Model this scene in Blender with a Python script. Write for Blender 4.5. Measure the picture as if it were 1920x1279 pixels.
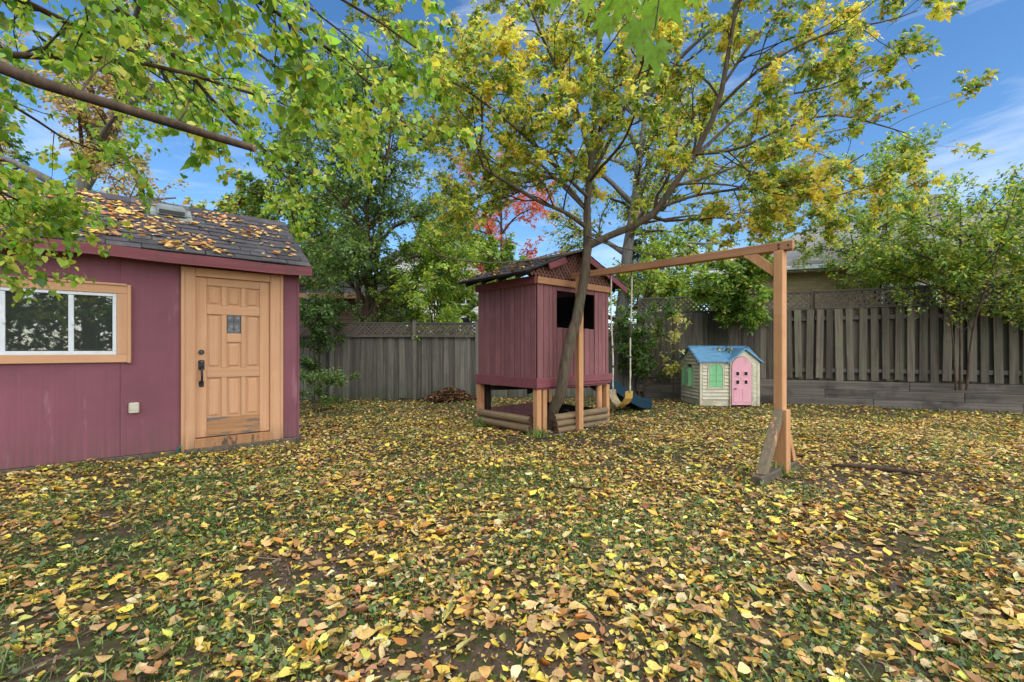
import bpy, bmesh, math, random
import numpy as np
from mathutils import Vector, Matrix

for o in list(bpy.data.objects):
    bpy.data.objects.remove(o)
random.seed(7)
RNG = np.random.default_rng(11)
SC = bpy.context.scene
COL = SC.collection

# ------------------------------------------------------------------ camera
CAM_H = 1.28
FOC = 862.0           # focal length in photo pixels (photo 1920 wide)
HOR = 655.0           # horizon row
cam_data = bpy.data.cameras.new('camera')
cam_data.sensor_width = 36.0
cam_data.lens = FOC / 1920 * 36
cam_data.shift_y = (HOR - 639.5) / 1920
cam_data.clip_start = 0.05
cam_data.clip_end = 3000
cam = bpy.data.objects.new('camera', cam_data)
COL.objects.link(cam)
cam.location = (0, 0, CAM_H)
cam.rotation_euler = (math.radians(90), 0, 0)
SC.camera = cam

# ------------------------------------------------------------------ light
SUN_EL = math.radians(50)
SUN_AZ = math.radians(142)      # clockwise from +Y
sun_dir = Vector((math.sin(SUN_AZ) * math.cos(SUN_EL), math.cos(SUN_AZ) * math.cos(SUN_EL), math.sin(SUN_EL)))
world = bpy.data.worlds.new('World')
SC.world = world
world.use_nodes = True
wn = world.node_tree
wn.nodes.clear()
w_out = wn.nodes.new('ShaderNodeOutputWorld')
w_bg = wn.nodes.new('ShaderNodeBackground')
w_sky = wn.nodes.new('ShaderNodeTexSky')
w_sky.sky_type = 'NISHITA'
w_sky.sun_disc = False
w_sky.sun_elevation = SUN_EL
w_sky.sun_rotation = SUN_AZ
w_sky.altitude = 300
w_sky.air_density = 1.0
w_sky.dust_density = 0.35
w_sky.ozone_density = 3.0
w_bg.inputs['Strength'].default_value = 0.092
# thin cirrus, streaked along one direction, all over the sky
w_tc = wn.nodes.new('ShaderNodeTexCoord')
w_map = wn.nodes.new('ShaderNodeMapping')
w_map.inputs['Rotation'].default_value = (0.25, 0.35, 0.0)
w_map.inputs['Scale'].default_value = (1.0, 1.2, 5.0)
w_n = wn.nodes.new('ShaderNodeTexNoise')
w_n.inputs['Scale'].default_value = 1.7
w_n.inputs['Detail'].default_value = 9
w_n.inputs['Roughness'].default_value = 0.62
w_n.inputs['Distortion'].default_value = 0.6
w_r = wn.nodes.new('ShaderNodeValToRGB')
w_r.color_ramp.elements[0].position = 0.50
w_r.color_ramp.elements[0].color = (0, 0, 0, 1)
w_r.color_ramp.elements[1].position = 0.86
w_r.color_ramp.elements[1].color = (0.75, 0.75, 0.75, 1)
w_mix = wn.nodes.new('ShaderNodeMix')
w_mix.data_type = 'RGBA'
w_mix.inputs[7].default_value = (6.5, 6.8, 7.2, 1)
w_hs = wn.nodes.new('ShaderNodeHueSaturation')
w_hs.inputs['Saturation'].default_value = 1.2
wn.links.new(w_tc.outputs['Generated'], w_map.inputs[0])
wn.links.new(w_map.outputs[0], w_n.inputs['Vector'])
wn.links.new(w_n.outputs[0], w_r.inputs[0])
wn.links.new(w_r.outputs[0], w_mix.inputs[0])
wn.links.new(w_sky.outputs[0], w_hs.inputs['Color'])
wn.links.new(w_hs.outputs[0], w_mix.inputs[6])
wn.links.new(w_mix.outputs[2], w_bg.inputs[0])
wn.links.new(w_bg.outputs[0], w_out.inputs[0])

sun_data = bpy.data.lights.new('sun', 'SUN')
sun_data.energy = 3.0
sun_data.angle = math.radians(115)
sun_data.color = (1.0, 0.95, 0.87)
sun = bpy.data.objects.new('sun', sun_data)
COL.objects.link(sun)
sun.location = sun_dir * 40
sun.rotation_euler = (-sun_dir).to_track_quat('-Z', 'Y').to_euler()

SC.render.engine = 'CYCLES'
SC.view_settings.view_transform = 'Standard'
SC.view_settings.look = 'None'
SC.view_settings.gamma = 1
SC.view_settings.exposure = 1.15
SC.view_settings.use_curve_mapping = False

# ------------------------------------------------------------------ helpers
def at(px, py, Y):
    return np.array([(px - 960) * Y / FOC, Y, CAM_H - (py - HOR) * Y / FOC])

def lin(r, g, b):
    f = lambda c: (c / 255 / 12.92) if c <= 10 else ((c / 255 + 0.055) / 1.055) ** 2.4
    return (f(r), f(g), f(b), 1.0)

def tag(o, label=None, cat=None, group=None, kind=None):
    if label: o['label'] = label
    if cat: o['category'] = cat
    if group: o['group'] = group
    if kind: o['kind'] = kind
    return o

def thing(name, loc, rz=0.0, label=None, cat=None, group=None):
    o = bpy.data.objects.new(name, None)
    COL.objects.link(o)
    o.empty_display_size = 0.2
    o.location = [float(c) for c in loc]
    o.rotation_euler = (0, 0, rz)
    return tag(o, label, cat, group)

def link(name, me, parent=None, loc=None, rot=None, scale=None):
    o = bpy.data.objects.new(name, me)
    COL.objects.link(o)
    if parent is not None: o.parent = parent
    if loc is not None: o.location = [float(c) for c in loc]
    if rot is not None: o.rotation_euler = rot
    if scale is not None: o.scale = scale
    return o

class MB:
    def __init__(s):
        s.v = []; s.f = []
    def add(s, v, f):
        n = len(s.v)
        s.v += [tuple(float(c) for c in p) for p in v]
        s.f += [tuple(i + n for i in q) for q in f]
        return s
    def hexa(s, p):
        return s.add(p, [(0, 3, 2, 1), (4, 5, 6, 7), (0, 1, 5, 4), (1, 2, 6, 5), (2, 3, 7, 6), (3, 0, 4, 7)])
    def box(s, x0, x1, y0, y1, z0, z1):
        return s.hexa([(x0, y0, z0), (x1, y0, z0), (x1, y1, z0), (x0, y1, z0), (x0, y0, z1), (x1, y0, z1), (x1, y1, z1), (x0, y1, z1)])
    def bar(s, a, b, w, d, up=(0, 0, 1)):
        a = Vector(a); b = Vector(b); t = (b - a).normalized(); u = Vector(up)
        x = t.cross(u)
        if x.length < 1e-4: x = t.cross(Vector((0, 1, 0)))
        x.normalize(); y = x.cross(t).normalized()
        x *= w / 2; y *= d / 2
        return s.hexa([a - x - y, a + x - y, a + x + y, a - x + y, b - x - y, b + x - y, b + x + y, b - x + y])
    def tube(s, pts, rad, n=8, cap=True):
        pts = [Vector(p) for p in pts]
        if not hasattr(rad, '__len__'): rad = [rad] * len(pts)
        base = len(s.v); ref = None
        for i, p in enumerate(pts):
            t = (pts[min(i + 1, len(pts) - 1)] - pts[max(i - 1, 0)]).normalized()
            if ref is None:
                ref = t.orthogonal().normalized()
            ref = (ref - t * ref.dot(t))
            ref = ref.normalized() if ref.length > 1e-5 else t.orthogonal().normalized()
            q = t.cross(ref)
            for k in range(n):
                a = 2 * math.pi * k / n
                s.v.append(tuple(p + (ref * math.cos(a) + q * math.sin(a)) * rad[i]))
        for i in range(len(pts) - 1):
            for k in range(n):
                a = base + i * n + k; b = base + i * n + (k + 1) % n
                s.f.append((a, b, b + n, a + n))
        if cap:
            s.f.append(tuple(base + k for k in reversed(range(n))))
            e = base + (len(pts) - 1) * n
            s.f.append(tuple(e + k for k in range(n)))
        return s
    def prism(s, poly, ax, d0, d1):
        """poly: 2D list; ax: 'y' -> poly in xz extruded along y; 'z' -> xy along z; 'x' -> yz along x"""
        n = len(poly)
        def P(p, d):
            return {'y': (p[0], d, p[1]), 'z': (p[0], p[1], d), 'x': (d, p[0], p[1])}[ax]
        v = [P(p, d0) for p in poly] + [P(p, d1) for p in poly]
        f = [tuple(range(n)), tuple(range(2 * n - 1, n - 1, -1))]
        f += [(i, i + n, (i + 1) % n + n, (i + 1) % n) for i in range(n)]
        return s.add(v, f)
    def mesh(s, name, mat, bevel=0.0, smooth=False, seg=1):
        me = bpy.data.meshes.new(name)
        me.from_pydata(s.v, [], s.f)
        bm = bmesh.new(); bm.from_mesh(me)
        bmesh.ops.recalc_face_normals(bm, faces=bm.faces)
        if bevel > 0:
            es = [e for e in bm.edges if len(e.link_faces) == 2 and e.calc_face_angle(0) > 0.5]
            bmesh.ops.bevel(bm, geom=es, offset=bevel, segments=seg, affect='EDGES', clamp_overlap=True)
        bm.to_mesh(me); bm.free()
        if smooth:
            me.polygons.foreach_set('use_smooth', [True] * len(me.polygons))
        me.materials.append(mat)
        return me
    def build(s, name, mat, parent=None, bevel=0.0, smooth=False, seg=1, loc=None, rot=None):
        return link(name, s.mesh(name, mat, bevel, smooth, seg), parent, loc, rot)

def np_mesh(name, V, Fq, mat, col=None, smooth=False):
    """V (n,3); Fq list of (m,k) int arrays; col (n,3) per-vertex colour"""
    me = bpy.data.meshes.new(name)
    V = np.ascontiguousarray(V, dtype=np.float32)
    me.vertices.add(len(V)); me.vertices.foreach_set('co', V.ravel())
    idx = np.concatenate([f.ravel() for f in Fq]).astype(np.int32)
    tot = np.concatenate([np.full(len(f), f.shape[1], np.int32) for f in Fq])
    start = np.concatenate([[0], np.cumsum(tot)[:-1]]).astype(np.int32)
    me.loops.add(len(idx)); me.loops.foreach_set('vertex_index', idx)
    me.polygons.add(len(tot)); me.polygons.foreach_set('loop_start', start)
    me.polygons.foreach_set('loop_total', tot)
    if smooth: me.polygons.foreach_set('use_smooth', np.ones(len(tot), dtype=bool))
    me.update(calc_edges=True)
    if col is not None:
        a = me.attributes.new('tint', 'FLOAT_COLOR', 'POINT')
        c = np.ones((len(V), 4), np.float32); c[:, :3] = col
        a.data.foreach_set('color', c.ravel())
    me.materials.append(mat)
    return me

# ------------------------------------------------------------------ materials
def new_mat(name):
    m = bpy.data.materials.new(name); m.use_nodes = True
    nt = m.node_tree; nt.nodes.clear()
    out = nt.nodes.new('ShaderNodeOutputMaterial')
    return m, nt, out

def N(nt, t, **kw):
    n = nt.nodes.new(t)
    for k, v in kw.items():
        if k in ('data_type', 'blend_type', 'operation', 'noise_dimensions', 'feature'): setattr(n, k, v)
        else: n.inputs[k].default_value = v
    return n

def mixc(nt, fac, a, b, blend='MIX'):
    n = nt.nodes.new('ShaderNodeMix'); n.data_type = 'RGBA'; n.blend_type = blend
    for s, v in ((0, fac), (6, a), (7, b)):
        if hasattr(v, 'is_linked'): nt.links.new(v, n.inputs[s])
        else: n.inputs[s].default_value = v
    return n.outputs[2]

def math_n(nt, op, a, b=0.0, c=0.0):
    n = nt.nodes.new('ShaderNodeMath'); n.operation = op
    for i, v in enumerate((a, b, c)):
        if hasattr(v, 'is_linked'): nt.links.new(v, n.inputs[i])
        else: n.inputs[i].default_value = v
    return n.outputs[0]

def ramp(nt, fac, p0, p1, c0=(0, 0, 0, 1), c1=(1, 1, 1, 1)):
    n = nt.nodes.new('ShaderNodeValToRGB')
    n.color_ramp.elements[0].position = p0; n.color_ramp.elements[0].color = c0
    n.color_ramp.elements[1].position = p1; n.color_ramp.elements[1].color = c1
    nt.links.new(fac, n.inputs[0])
    return n.outputs[0]

def surf(name, c1, c2, axis='z', along=1.2, cross=28.0, rough=0.75, bump=0.3, blotch=None, blotch_scale=3.0,
         blotch_at=(0.5, 0.75), rnd=0.25, peel=None, peel_at=(0.62, 0.66), peel_scale=7.0, peel_stretch=1.0,
         low=None, low_z=(0.0, 0.5), spec=0.25, dist=0.004):
    """grained surface: c1/c2 along the grain, optional blotches, peeling patches, soil near the ground"""
    m, nt, out = new_mat(name)
    tc = N(nt, 'ShaderNodeTexCoord'); oi = N(nt, 'ShaderNodeObjectInfo')
    off = N(nt, 'ShaderNodeVectorMath', operation='ADD')
    sc = N(nt, 'ShaderNodeVectorMath', operation='SCALE')
    comb = N(nt, 'ShaderNodeCombineXYZ')
    r37 = math_n(nt, 'MULTIPLY', oi.outputs['Random'], 37.0)
    for i in range(3): nt.links.new(r37, comb.inputs[i])
    nt.links.new(tc.outputs['Object'], off.inputs[0]); nt.links.new(comb.outputs[0], off.inputs[1])
    mp = N(nt, 'ShaderNodeMapping')
    s = [cross, cross, cross]; s['xyz'.index(axis)] = along
    mp.inputs['Scale'].default_value = s
    nt.links.new(off.outputs[0], mp.inputs[0])
    n1 = N(nt, 'ShaderNodeTexNoise', Scale=1.0, Detail=6.0, Roughness=0.6, Distortion=0.4)
    nt.links.new(mp.outputs[0], n1.inputs['Vector'])
    colr = mixc(nt, ramp(nt, n1.outputs[0], 0.3, 0.7), c1, c2)
    n2 = N(nt, 'ShaderNodeTexNoise', Scale=blotch_scale, Detail=5.0, Roughness=0.6)
    nt.links.new(off.outputs[0], n2.inputs['Vector'])
    if blotch:
        colr = mixc(nt, ramp(nt, n2.outputs[0], *blotch_at), colr, blotch)
    n3 = None
    if peel:
        mp3 = N(nt, 'ShaderNodeMapping')
        s3 = [peel_scale] * 3; s3['xyz'.index(axis)] = peel_scale / peel_stretch
        mp3.inputs['Scale'].default_value = s3
        nt.links.new(off.outputs[0], mp3.inputs[0])
        n3 = N(nt, 'ShaderNodeTexNoise', Scale=1.0, Detail=8.0, Roughness=0.65)
        nt.links.new(mp3.outputs[0], n3.inputs['Vector'])
        n3 = ramp(nt, n3.outputs[0], *peel_at)
        colr = mixc(nt, n3, colr, peel)
    if low:
        sp = N(nt, 'ShaderNodeSeparateXYZ'); nt.links.new(tc.outputs['Object'], sp.inputs[0])
        mr = N(nt, 'ShaderNodeMapRange')
        mr.inputs[1].default_value = low_z[0]; mr.inputs[2].default_value = low_z[1]
        mr.inputs[3].default_value = 1.0; mr.inputs[4].default_value = 0.0
        nt.links.new(sp.outputs[2], mr.inputs[0])
        fac = math_n(nt, 'MULTIPLY', mr.outputs[0], ramp(nt, n1.outputs[0], 0.35, 0.65))
        fac = math_n(nt, 'MULTIPLY', fac, 0.85)
        colr = mixc(nt, fac, colr, low)
    if rnd:
        v = math_n(nt, 'MULTIPLY_ADD', oi.outputs['Random'], 2 * rnd, 1 - rnd)
        hs = N(nt, 'ShaderNodeHueSaturation')
        nt.links.new(v, hs.inputs['Value']); nt.links.new(colr, hs.inputs['Color'])
        colr = hs.outputs[0]
    b = N(nt, 'ShaderNodeBsdfPrincipled', Roughness=rough)
    b.inputs['Specular IOR Level'].default_value = spec
    nt.links.new(colr, b.inputs['Base Color'])
    if bump:
        bn = N(nt, 'ShaderNodeBump', Strength=bump, Distance=dist)
        h = n1.outputs[0]
        if n3 is not None: h = math_n(nt, 'SUBTRACT', h, n3)
        nt.links.new(h, bn.inputs['Height'])
        nt.links.new(bn.outputs[0], b.inputs['Normal'])
    nt.links.new(b.outputs[0], out.inputs[0])
    return m

def flat(name, c, rough=0.5, metallic=0.0, spec=0.4):
    return surf(name, c, tuple(x * 0.86 for x in c[:3]) + (1,), along=9, cross=9, rough=rough, bump=0.05, rnd=0.0, spec=spec)

def leaf_mat(name, transl=0.4, rough=0.55, ramp_cols=None, gloss=0.06):
    m, nt, out = new_mat(name)
    if ramp_cols is None:
        a = nt.nodes.new('ShaderNodeAttribute'); a.attribute_name = 'tint'
        c = a.outputs['Color']
    else:
        oi = N(nt, 'ShaderNodeObjectInfo')
        r = nt.nodes.new('ShaderNodeValToRGB'); r.color_ramp.interpolation = 'LINEAR'
        el = r.color_ramp.elements
        while len(el) < len(ramp_cols): el.new(0.5)
        for i, cc in enumerate(ramp_cols):
            el[i].position = i / (len(ramp_cols) - 1); el[i].color = cc
        nt.links.new(oi.outputs['Random'], r.inputs[0])
        tc = N(nt, 'ShaderNodeTexCoord')
        nz = N(nt, 'ShaderNodeTexNoise', Scale=7.0, Detail=4.0)
        nt.links.new(tc.outputs['Object'], nz.inputs['Vector'])
        c = mixc(nt, math_n(nt, 'MULTIPLY', ramp(nt, nz.outputs[0], 0.5, 0.72), 0.5), r.outputs[0], (0.16, 0.075, 0.025, 1))
    d = N(nt, 'ShaderNodeBsdfDiffuse'); t = N(nt, 'ShaderNodeBsdfTranslucent'); g = N(nt, 'ShaderNodeBsdfGlossy', Roughness=rough)
    nt.links.new(c, d.inputs[0]); nt.links.new(c, t.inputs[0])
    mx = nt.nodes.new('ShaderNodeMixShader'); mx.inputs[0].default_value = transl
    nt.links.new(d.outputs[0], mx.inputs[1]); nt.links.new(t.outputs[0], mx.inputs[2])
    mx2 = nt.nodes.new('ShaderNodeMixShader'); mx2.inputs[0].default_value = gloss
    nt.links.new(mx.outputs[0], mx2.inputs[1]); nt.links.new(g.outputs[0], mx2.inputs[2])
    nt.links.new(mx2.outputs[0], out.inputs[0])
    return m

def glass_mat(name, tint=(0.55, 0.6, 0.58, 1), refl=0.12):
    m, nt, out = new_mat(name)
    t = N(nt, 'ShaderNodeBsdfTransparent'); t.inputs[0].default_value = tint
    g = N(nt, 'ShaderNodeBsdfGlossy', Roughness=0.02)
    lw = N(nt, 'ShaderNodeFresnel', IOR=1.5)
    f = math_n(nt, 'ADD', lw.outputs[0], refl)
    mx = nt.nodes.new('ShaderNodeMixShader')
    nt.links.new(f, mx.inputs[0]); nt.links.new(t.outputs[0], mx.inputs[1]); nt.links.new(g.outputs[0], mx.inputs[2])
    # grey-green diffuse veil mixed in to imitate a soft foliage reflection
    d = N(nt, 'ShaderNodeBsdfDiffuse'); d.inputs[0].default_value = (0.30, 0.34, 0.28, 1)
    m2 = nt.nodes.new('ShaderNodeMixShader'); m2.inputs[0].default_value = 0.10
    nt.links.new(mx.outputs[0], m2.inputs[1]); nt.links.new(d.outputs[0], m2.inputs[2])
    nt.links.new(m2.outputs[0], out.inputs[0])
    return m

MAT = {}
MAT['maroon_wall'] = surf('maroon_wall', lin(138, 86, 96), lin(130, 79, 89), 'z', 0.7, 30, rough=0.7, bump=0.25,
                          blotch=lin(120, 74, 82), blotch_scale=1.1, blotch_at=(0.42, 0.68), rnd=0.04,
                          peel=lin(156, 112, 118), peel_at=(0.6, 0.74), peel_scale=7, peel_stretch=7, low=lin(104, 80, 72), low_z=(0.0, 0.5))
MAT['maroon_board'] = surf('maroon_board', lin(136, 91, 91), lin(117, 77, 77), 'z', 0.9, 32, rough=0.72, bump=0.35,
                           blotch=lin(146, 96, 98), blotch_scale=2.2, blotch_at=(0.5, 0.75), rnd=0.12,
                           peel=lin(148, 118, 112), peel_at=(0.7, 0.75), peel_scale=8, peel_stretch=5)
MAT['maroon_trim'] = surf('maroon_trim', lin(140, 80, 86), lin(114, 66, 70), 'x', 0.9, 32, rough=0.7, bump=0.35,
                          blotch=lin(110, 72, 70), blotch_scale=3, rnd=0.08, peel=lin(150, 118, 105), peel_at=(0.66, 0.71), peel_scale=9, peel_stretch=5)
MAT['tan_v'] = surf('tan_v', lin(206, 158, 120), lin(192, 144, 106), 'z', 1.0, 34, rough=0.6, bump=0.25,
                    blotch=lin(204, 160, 122), blotch_scale=2.4, rnd=0.05, peel=lin(140, 105, 76), peel_at=(0.71, 0.76), peel_scale=12, peel_stretch=4,
                    low=lin(96, 78, 60), low_z=(0.02, 0.28))
MAT['tan_h'] = surf('tan_h', lin(206, 158, 120), lin(192, 144, 106), 'x', 1.0, 34, rough=0.6, bump=0.25,
                    blotch=lin(204, 160, 122), blotch_scale=2.4, rnd=0.05, peel=lin(140, 105, 76), peel_at=(0.7, 0.75), peel_scale=12, peel_stretch=4)
MAT['tan_worn'] = surf('tan_worn', lin(190, 140, 94), lin(150, 112, 80), 'x', 1.2, 30, rough=0.75, bump=0.5,
                       rnd=0.05, peel=lin(118, 108, 98), peel_at=(0.5, 0.56), peel_scale=13, peel_stretch=5)
MAT['tan_sill'] = surf('tan_sill', lin(182, 132, 90), lin(150, 112, 80), 'z', 2.0, 26, rough=0.75, bump=0.5,
                       rnd=0.05, peel=lin(92, 78, 64), peel_at=(0.55, 0.62), peel_scale=16, peel_stretch=3)
MAT['post_wood'] = surf('post_wood', lin(204, 154, 108), lin(176, 128, 86), 'z', 1.2, 40, rough=0.75, bump=0.3,
                        blotch=lin(172, 116, 84), blotch_scale=3, rnd=0.08, peel=lin(120, 84, 60), peel_at=(0.7, 0.74), peel_scale=14, peel_stretch=5)
MAT['post_wood_x'] = surf('post_wood_x', lin(190, 140, 100), lin(158, 114, 82), 'x', 1.2, 40, rough=0.75, bump=0.3,
                          blotch=lin(160, 110, 84), blotch_scale=3, rnd=0.08, peel=lin(112, 82, 62), peel_at=(0.68, 0.73), peel_scale=14, peel_stretch=5)
MAT['post_worn'] = surf('post_worn', lin(128, 112, 90), lin(98, 90, 70), 'z', 2.0, 30, rough=0.85, bump=0.6,
                        blotch=lin(92, 96, 64), blotch_scale=4, rnd=0.1, peel=lin(186, 132, 98), peel_at=(0.6, 0.64), peel_scale=10, peel_stretch=4)
MAT['old_timber'] = surf('old_timber', lin(112, 100, 84), lin(70, 62, 52), 'y', 2.0, 30, rough=0.9, bump=0.7, rnd=0.15)
MAT['fence'] = surf('fence', lin(126, 120, 108), lin(80, 77, 70), 'z', 0.8, 30, rough=0.9, bump=0.6,
                    blotch=lin(84, 90, 72), blotch_scale=2.0, blotch_at=(0.5, 0.8), rnd=0.32,
                    peel=lin(58, 56, 52), peel_at=(0.63, 0.75), peel_scale=5, peel_stretch=9, low=lin(66, 76, 50), low_z=(-0.05, 0.35))
MAT['fence_x'] = surf('fence_x', lin(104, 98, 90), lin(68, 64, 60), 'x', 0.9, 30, rough=0.9, bump=0.5, rnd=0.2)
MAT['fence_dark'] = surf('fence_dark', lin(116, 107, 93), lin(72, 67, 58), 'z', 0.8, 28, rough=0.9, bump=0.6,
                         blotch=lin(100, 102, 80), blotch_scale=1.6, rnd=0.4, peel=lin(44, 42, 40), peel_at=(0.6, 0.75), peel_scale=5, peel_stretch=8)
MAT['lattice'] = surf('lattice', lin(112, 102, 90), lin(76, 71, 64), 'x', 2, 30, rough=0.9, bump=0.3, rnd=0.2)
MAT['lattice_red'] = surf('lattice_red', lin(132, 92, 80), lin(96, 66, 58), 'x', 2, 30, rough=0.85, bump=0.3, rnd=0.2)
MAT['timber'] = surf('timber', lin(120, 112, 101), lin(78, 73, 66), 'x', 0.8, 26, rough=0.92, bump=0.6, blotch=lin(48, 46, 44), blotch_scale=1.5, blotch_at=(0.52, 0.75), rnd=0.2)
MAT['log'] = surf('log', lin(148, 124, 92), lin(110, 92, 70), 'x', 1.2, 26, rough=0.85, bump=0.5, blotch=lin(96, 92, 70), blotch_scale=3, rnd=0.15)
MAT['log_end'] = surf('log_end', lin(96, 72, 54), lin(58, 46, 38), 'x', 30, 40, rough=0.9, bump=0.5, rnd=0.1)
MAT['shingle'] = surf('shingle', lin(84, 81, 83), lin(58, 56, 59), 'x', 60, 60, rough=0.95, bump=0.6, blotch=lin(102, 98, 94), blotch_scale=4, rnd=0.22, dist=0.002)
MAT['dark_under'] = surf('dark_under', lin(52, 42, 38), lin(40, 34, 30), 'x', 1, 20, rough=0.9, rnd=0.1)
MAT['white_vinyl'] = flat('white_vinyl', lin(222, 226, 228), 0.35)
MAT['box_plastic'] = flat('box_plastic', lin(206, 198, 176), 0.5)
MAT['vent_metal'] = surf('vent_metal', lin(138, 146, 140), lin(112, 122, 118), 'x', 5, 12, rough=0.5, bump=0.1, rnd=0.0, blotch=lin(96, 104, 96), blotch_scale=6)
MAT['black_iron'] = surf('black_iron', lin(38, 34, 34), lin(24, 22, 22), 'z', 20, 20, rough=0.45, bump=0.1, rnd=0.0, spec=0.5)
MAT['glass'] = glass_mat('glass', (0.6, 0.65, 0.62, 1), 0.10)
MAT['stained_dark'] = flat('stained_dark', lin(36, 34, 40), 0.12)
MAT['stained_pale'] = flat('stained_pale', lin(92, 94, 102), 0.15)
MAT['interior'] = flat('interior', lin(60, 54, 50), 0.9)
MAT['hose'] = flat('hose', lin(34, 120, 100), 0.4)
MAT['rubber'] = flat('rubber', lin(22, 22, 22), 0.5)
MAT['slide'] = surf('slide', lin(24, 56, 72), lin(20, 46, 60), 'x', 4, 8, rough=0.42, bump=0.05, rnd=0.0, blotch=lin(36, 68, 84), blotch_scale=4, blotch_at=(0.55, 0.8))
MAT['rope'] = surf('rope', lin(214, 206, 188), lin(150, 140, 122), 'z', 60, 60, rough=0.8, bump=0.4, rnd=0.0)
MAT['rope_dark'] = surf('rope_dark', lin(90, 84, 76), lin(50, 48, 44), 'z', 60, 60, rough=0.8, bump=0.4, rnd=0.0)
MAT['seat_grey'] = surf('seat_grey', lin(168, 150, 118), lin(120, 104, 80), 'x', 12, 12, rough=0.8, bump=0.3, rnd=0.0)
MAT['seat_yellow'] = surf('seat_yellow', lin(188, 150, 70), lin(146, 116, 56), 'x', 12, 12, rough=0.6, bump=0.3, rnd=0.0)
MAT['cream'] = surf('cream', lin(212, 204, 178), lin(190, 182, 156), 'x', 3, 9, rough=0.5, bump=0.06, rnd=0.03, blotch=lin(170, 164, 136), blotch_scale=5, blotch_at=(0.5, 0.78), low=lin(150, 140, 112), low_z=(0.0, 0.25))
MAT['pink'] = surf('pink', lin(224, 166, 174), lin(210, 152, 160), 'z', 3, 9, rough=0.5, bump=0.05, rnd=0.0, blotch=lin(200, 134, 142), blotch_scale=6, blotch_at=(0.55, 0.8))
MAT['pale_pink'] = flat('pale_pink', lin(232, 176, 184), 0.5)
MAT['mint'] = surf('mint', lin(132, 196, 140), lin(116, 178, 124), 'z', 3, 9, rough=0.5, bump=0.05, rnd=0.04, blotch=lin(112, 170, 116), blotch_scale=6, blotch_at=(0.55, 0.8))
MAT['blue_roof'] = surf('blue_roof', lin(112, 156, 186), lin(92, 138, 170), 'x', 3, 9, rough=0.5, bump=0.06, rnd=0.03, blotch=lin(72, 122, 148), blotch_scale=5, blotch_at=(0.5, 0.75))
MAT['bark'] = surf('bark', lin(112, 98, 80), lin(70, 60, 50), 'z', 5, 22, rough=0.95, bump=0.8, blotch=lin(88, 92, 66), blotch_scale=4, rnd=0.1, dist=0.01)
MAT['bark_dark'] = surf('bark_dark', lin(98, 78, 62), lin(56, 46, 38), 'z', 5, 22, rough=0.95, bump=0.8, rnd=0.1, dist=0.01)
MAT['bark_grey'] = surf('bark_grey', lin(128, 122, 116), lin(88, 84, 80), 'z', 5, 16, rough=0.95, bump=0.8, rnd=0.1, dist=0.012)
MAT['twig'] = surf('twig', lin(82, 66, 52), lin(54, 44, 38), 'z', 8, 20, rough=0.9, bump=0.0, rnd=0.0)
MAT['brick'] = None
MAT['siding_white'] = surf('siding_white', lin(214, 212, 204), lin(196, 194, 188), 'x', 1, 12, rough=0.7, bump=0.1, rnd=0.04)
MAT['siding_brown'] = surf('siding_brown', lin(128, 104, 82), lin(108, 88, 70), 'x', 1, 12, rough=0.8, bump=0.2, rnd=0.06)
MAT['roof_grey'] = surf('roof_grey', lin(132, 130, 130), lin(104, 102, 104), 'x', 40, 40, rough=0.95, bump=0.4, blotch=lin(150, 146, 144), blotch_scale=2, rnd=0.12)
MAT['gutter'] = flat('gutter', lin(226, 228, 228), 0.4)
MAT['blind'] = flat('blind', lin(150, 158, 164), 0.5)
MAT['stone'] = surf('stone', lin(150, 142, 130), lin(110, 104, 96), 'x', 10, 10, rough=0.9, bump=0.5, rnd=0.15)
MAT['brick'] = surf('brick', lin(196, 174, 118), lin(170, 148, 98), 'x', 8, 14, rough=0.9, bump=0.4, rnd=0.18, blotch=lin(150, 128, 88), blotch_scale=8)
MAT['mortar'] = flat('mortar', lin(150, 142, 124), 0.95)
MAT['leaf'] = leaf_mat('leaf', 0.55)
MAT['dry_leaf'] = leaf_mat('dry_leaf', 0.15, gloss=0.04)
MAT['grass'] = leaf_mat('grass', 0.3)

# ------------------------------------------------------------------ ground
def ground_z(x, y):
    x = np.asarray(x, float); y = np.asarray(y, float)
    z = 0.018 * np.sin(1.7 * x + 0.6 * y + 1) + 0.014 * np.sin(2.9 * y - 1.3 * x) + 0.008 * np.sin(5.3 * x + 4.1 * y)
    z += 0.006 * np.sin(11.0 * x - 7 * y) + 0.004 * np.sin(17 * y + 5 * x)
    return z - 0.012

SHED_O = np.array([-3.02, 6.51]); SHED_A = math.radians(39.65)
TOW_O = np.array([0.376, 6.9]); TOW_A = math.radians(42.0)
FR_O = np.array([3.3, 12.16]); FR_A = math.atan2(-0.392, 0.92)
FB_O = np.array([-6.6, 11.35]); FB_A = math.atan2(0.9, 9.9)

def loc2(xy, o, a):
    d = np.asarray(xy) - o
    c, s = math.cos(a), math.sin(a)
    return np.stack([d[..., 0] * c + d[..., 1] * s, -d[..., 0] * s + d[..., 1] * c], -1)

def soil_patch(x, y):
    """0 = grown over, 1 = bare soil"""
    d = np.zeros_like(x)
    for cx, cy, rx, ry in ((-1.22, 2.72, 0.42, 0.30), (3.5, 4.55, 1.0, 0.55), (0.9, 7.9, 1.2, 1.0), (0.1, 6.6, 0.5, 0.35), (2.2, 2.9, 0.3, 0.15),
                           (-0.2, 1.95, 0.35, 0.15), (1.1, 6.3, 0.6, 0.3)):
        q = ((x - cx) / rx) ** 2 + ((y - cy) / ry) ** 2
        d = np.maximum(d, np.clip(1.6 - q, 0, 1))
    return d

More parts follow.
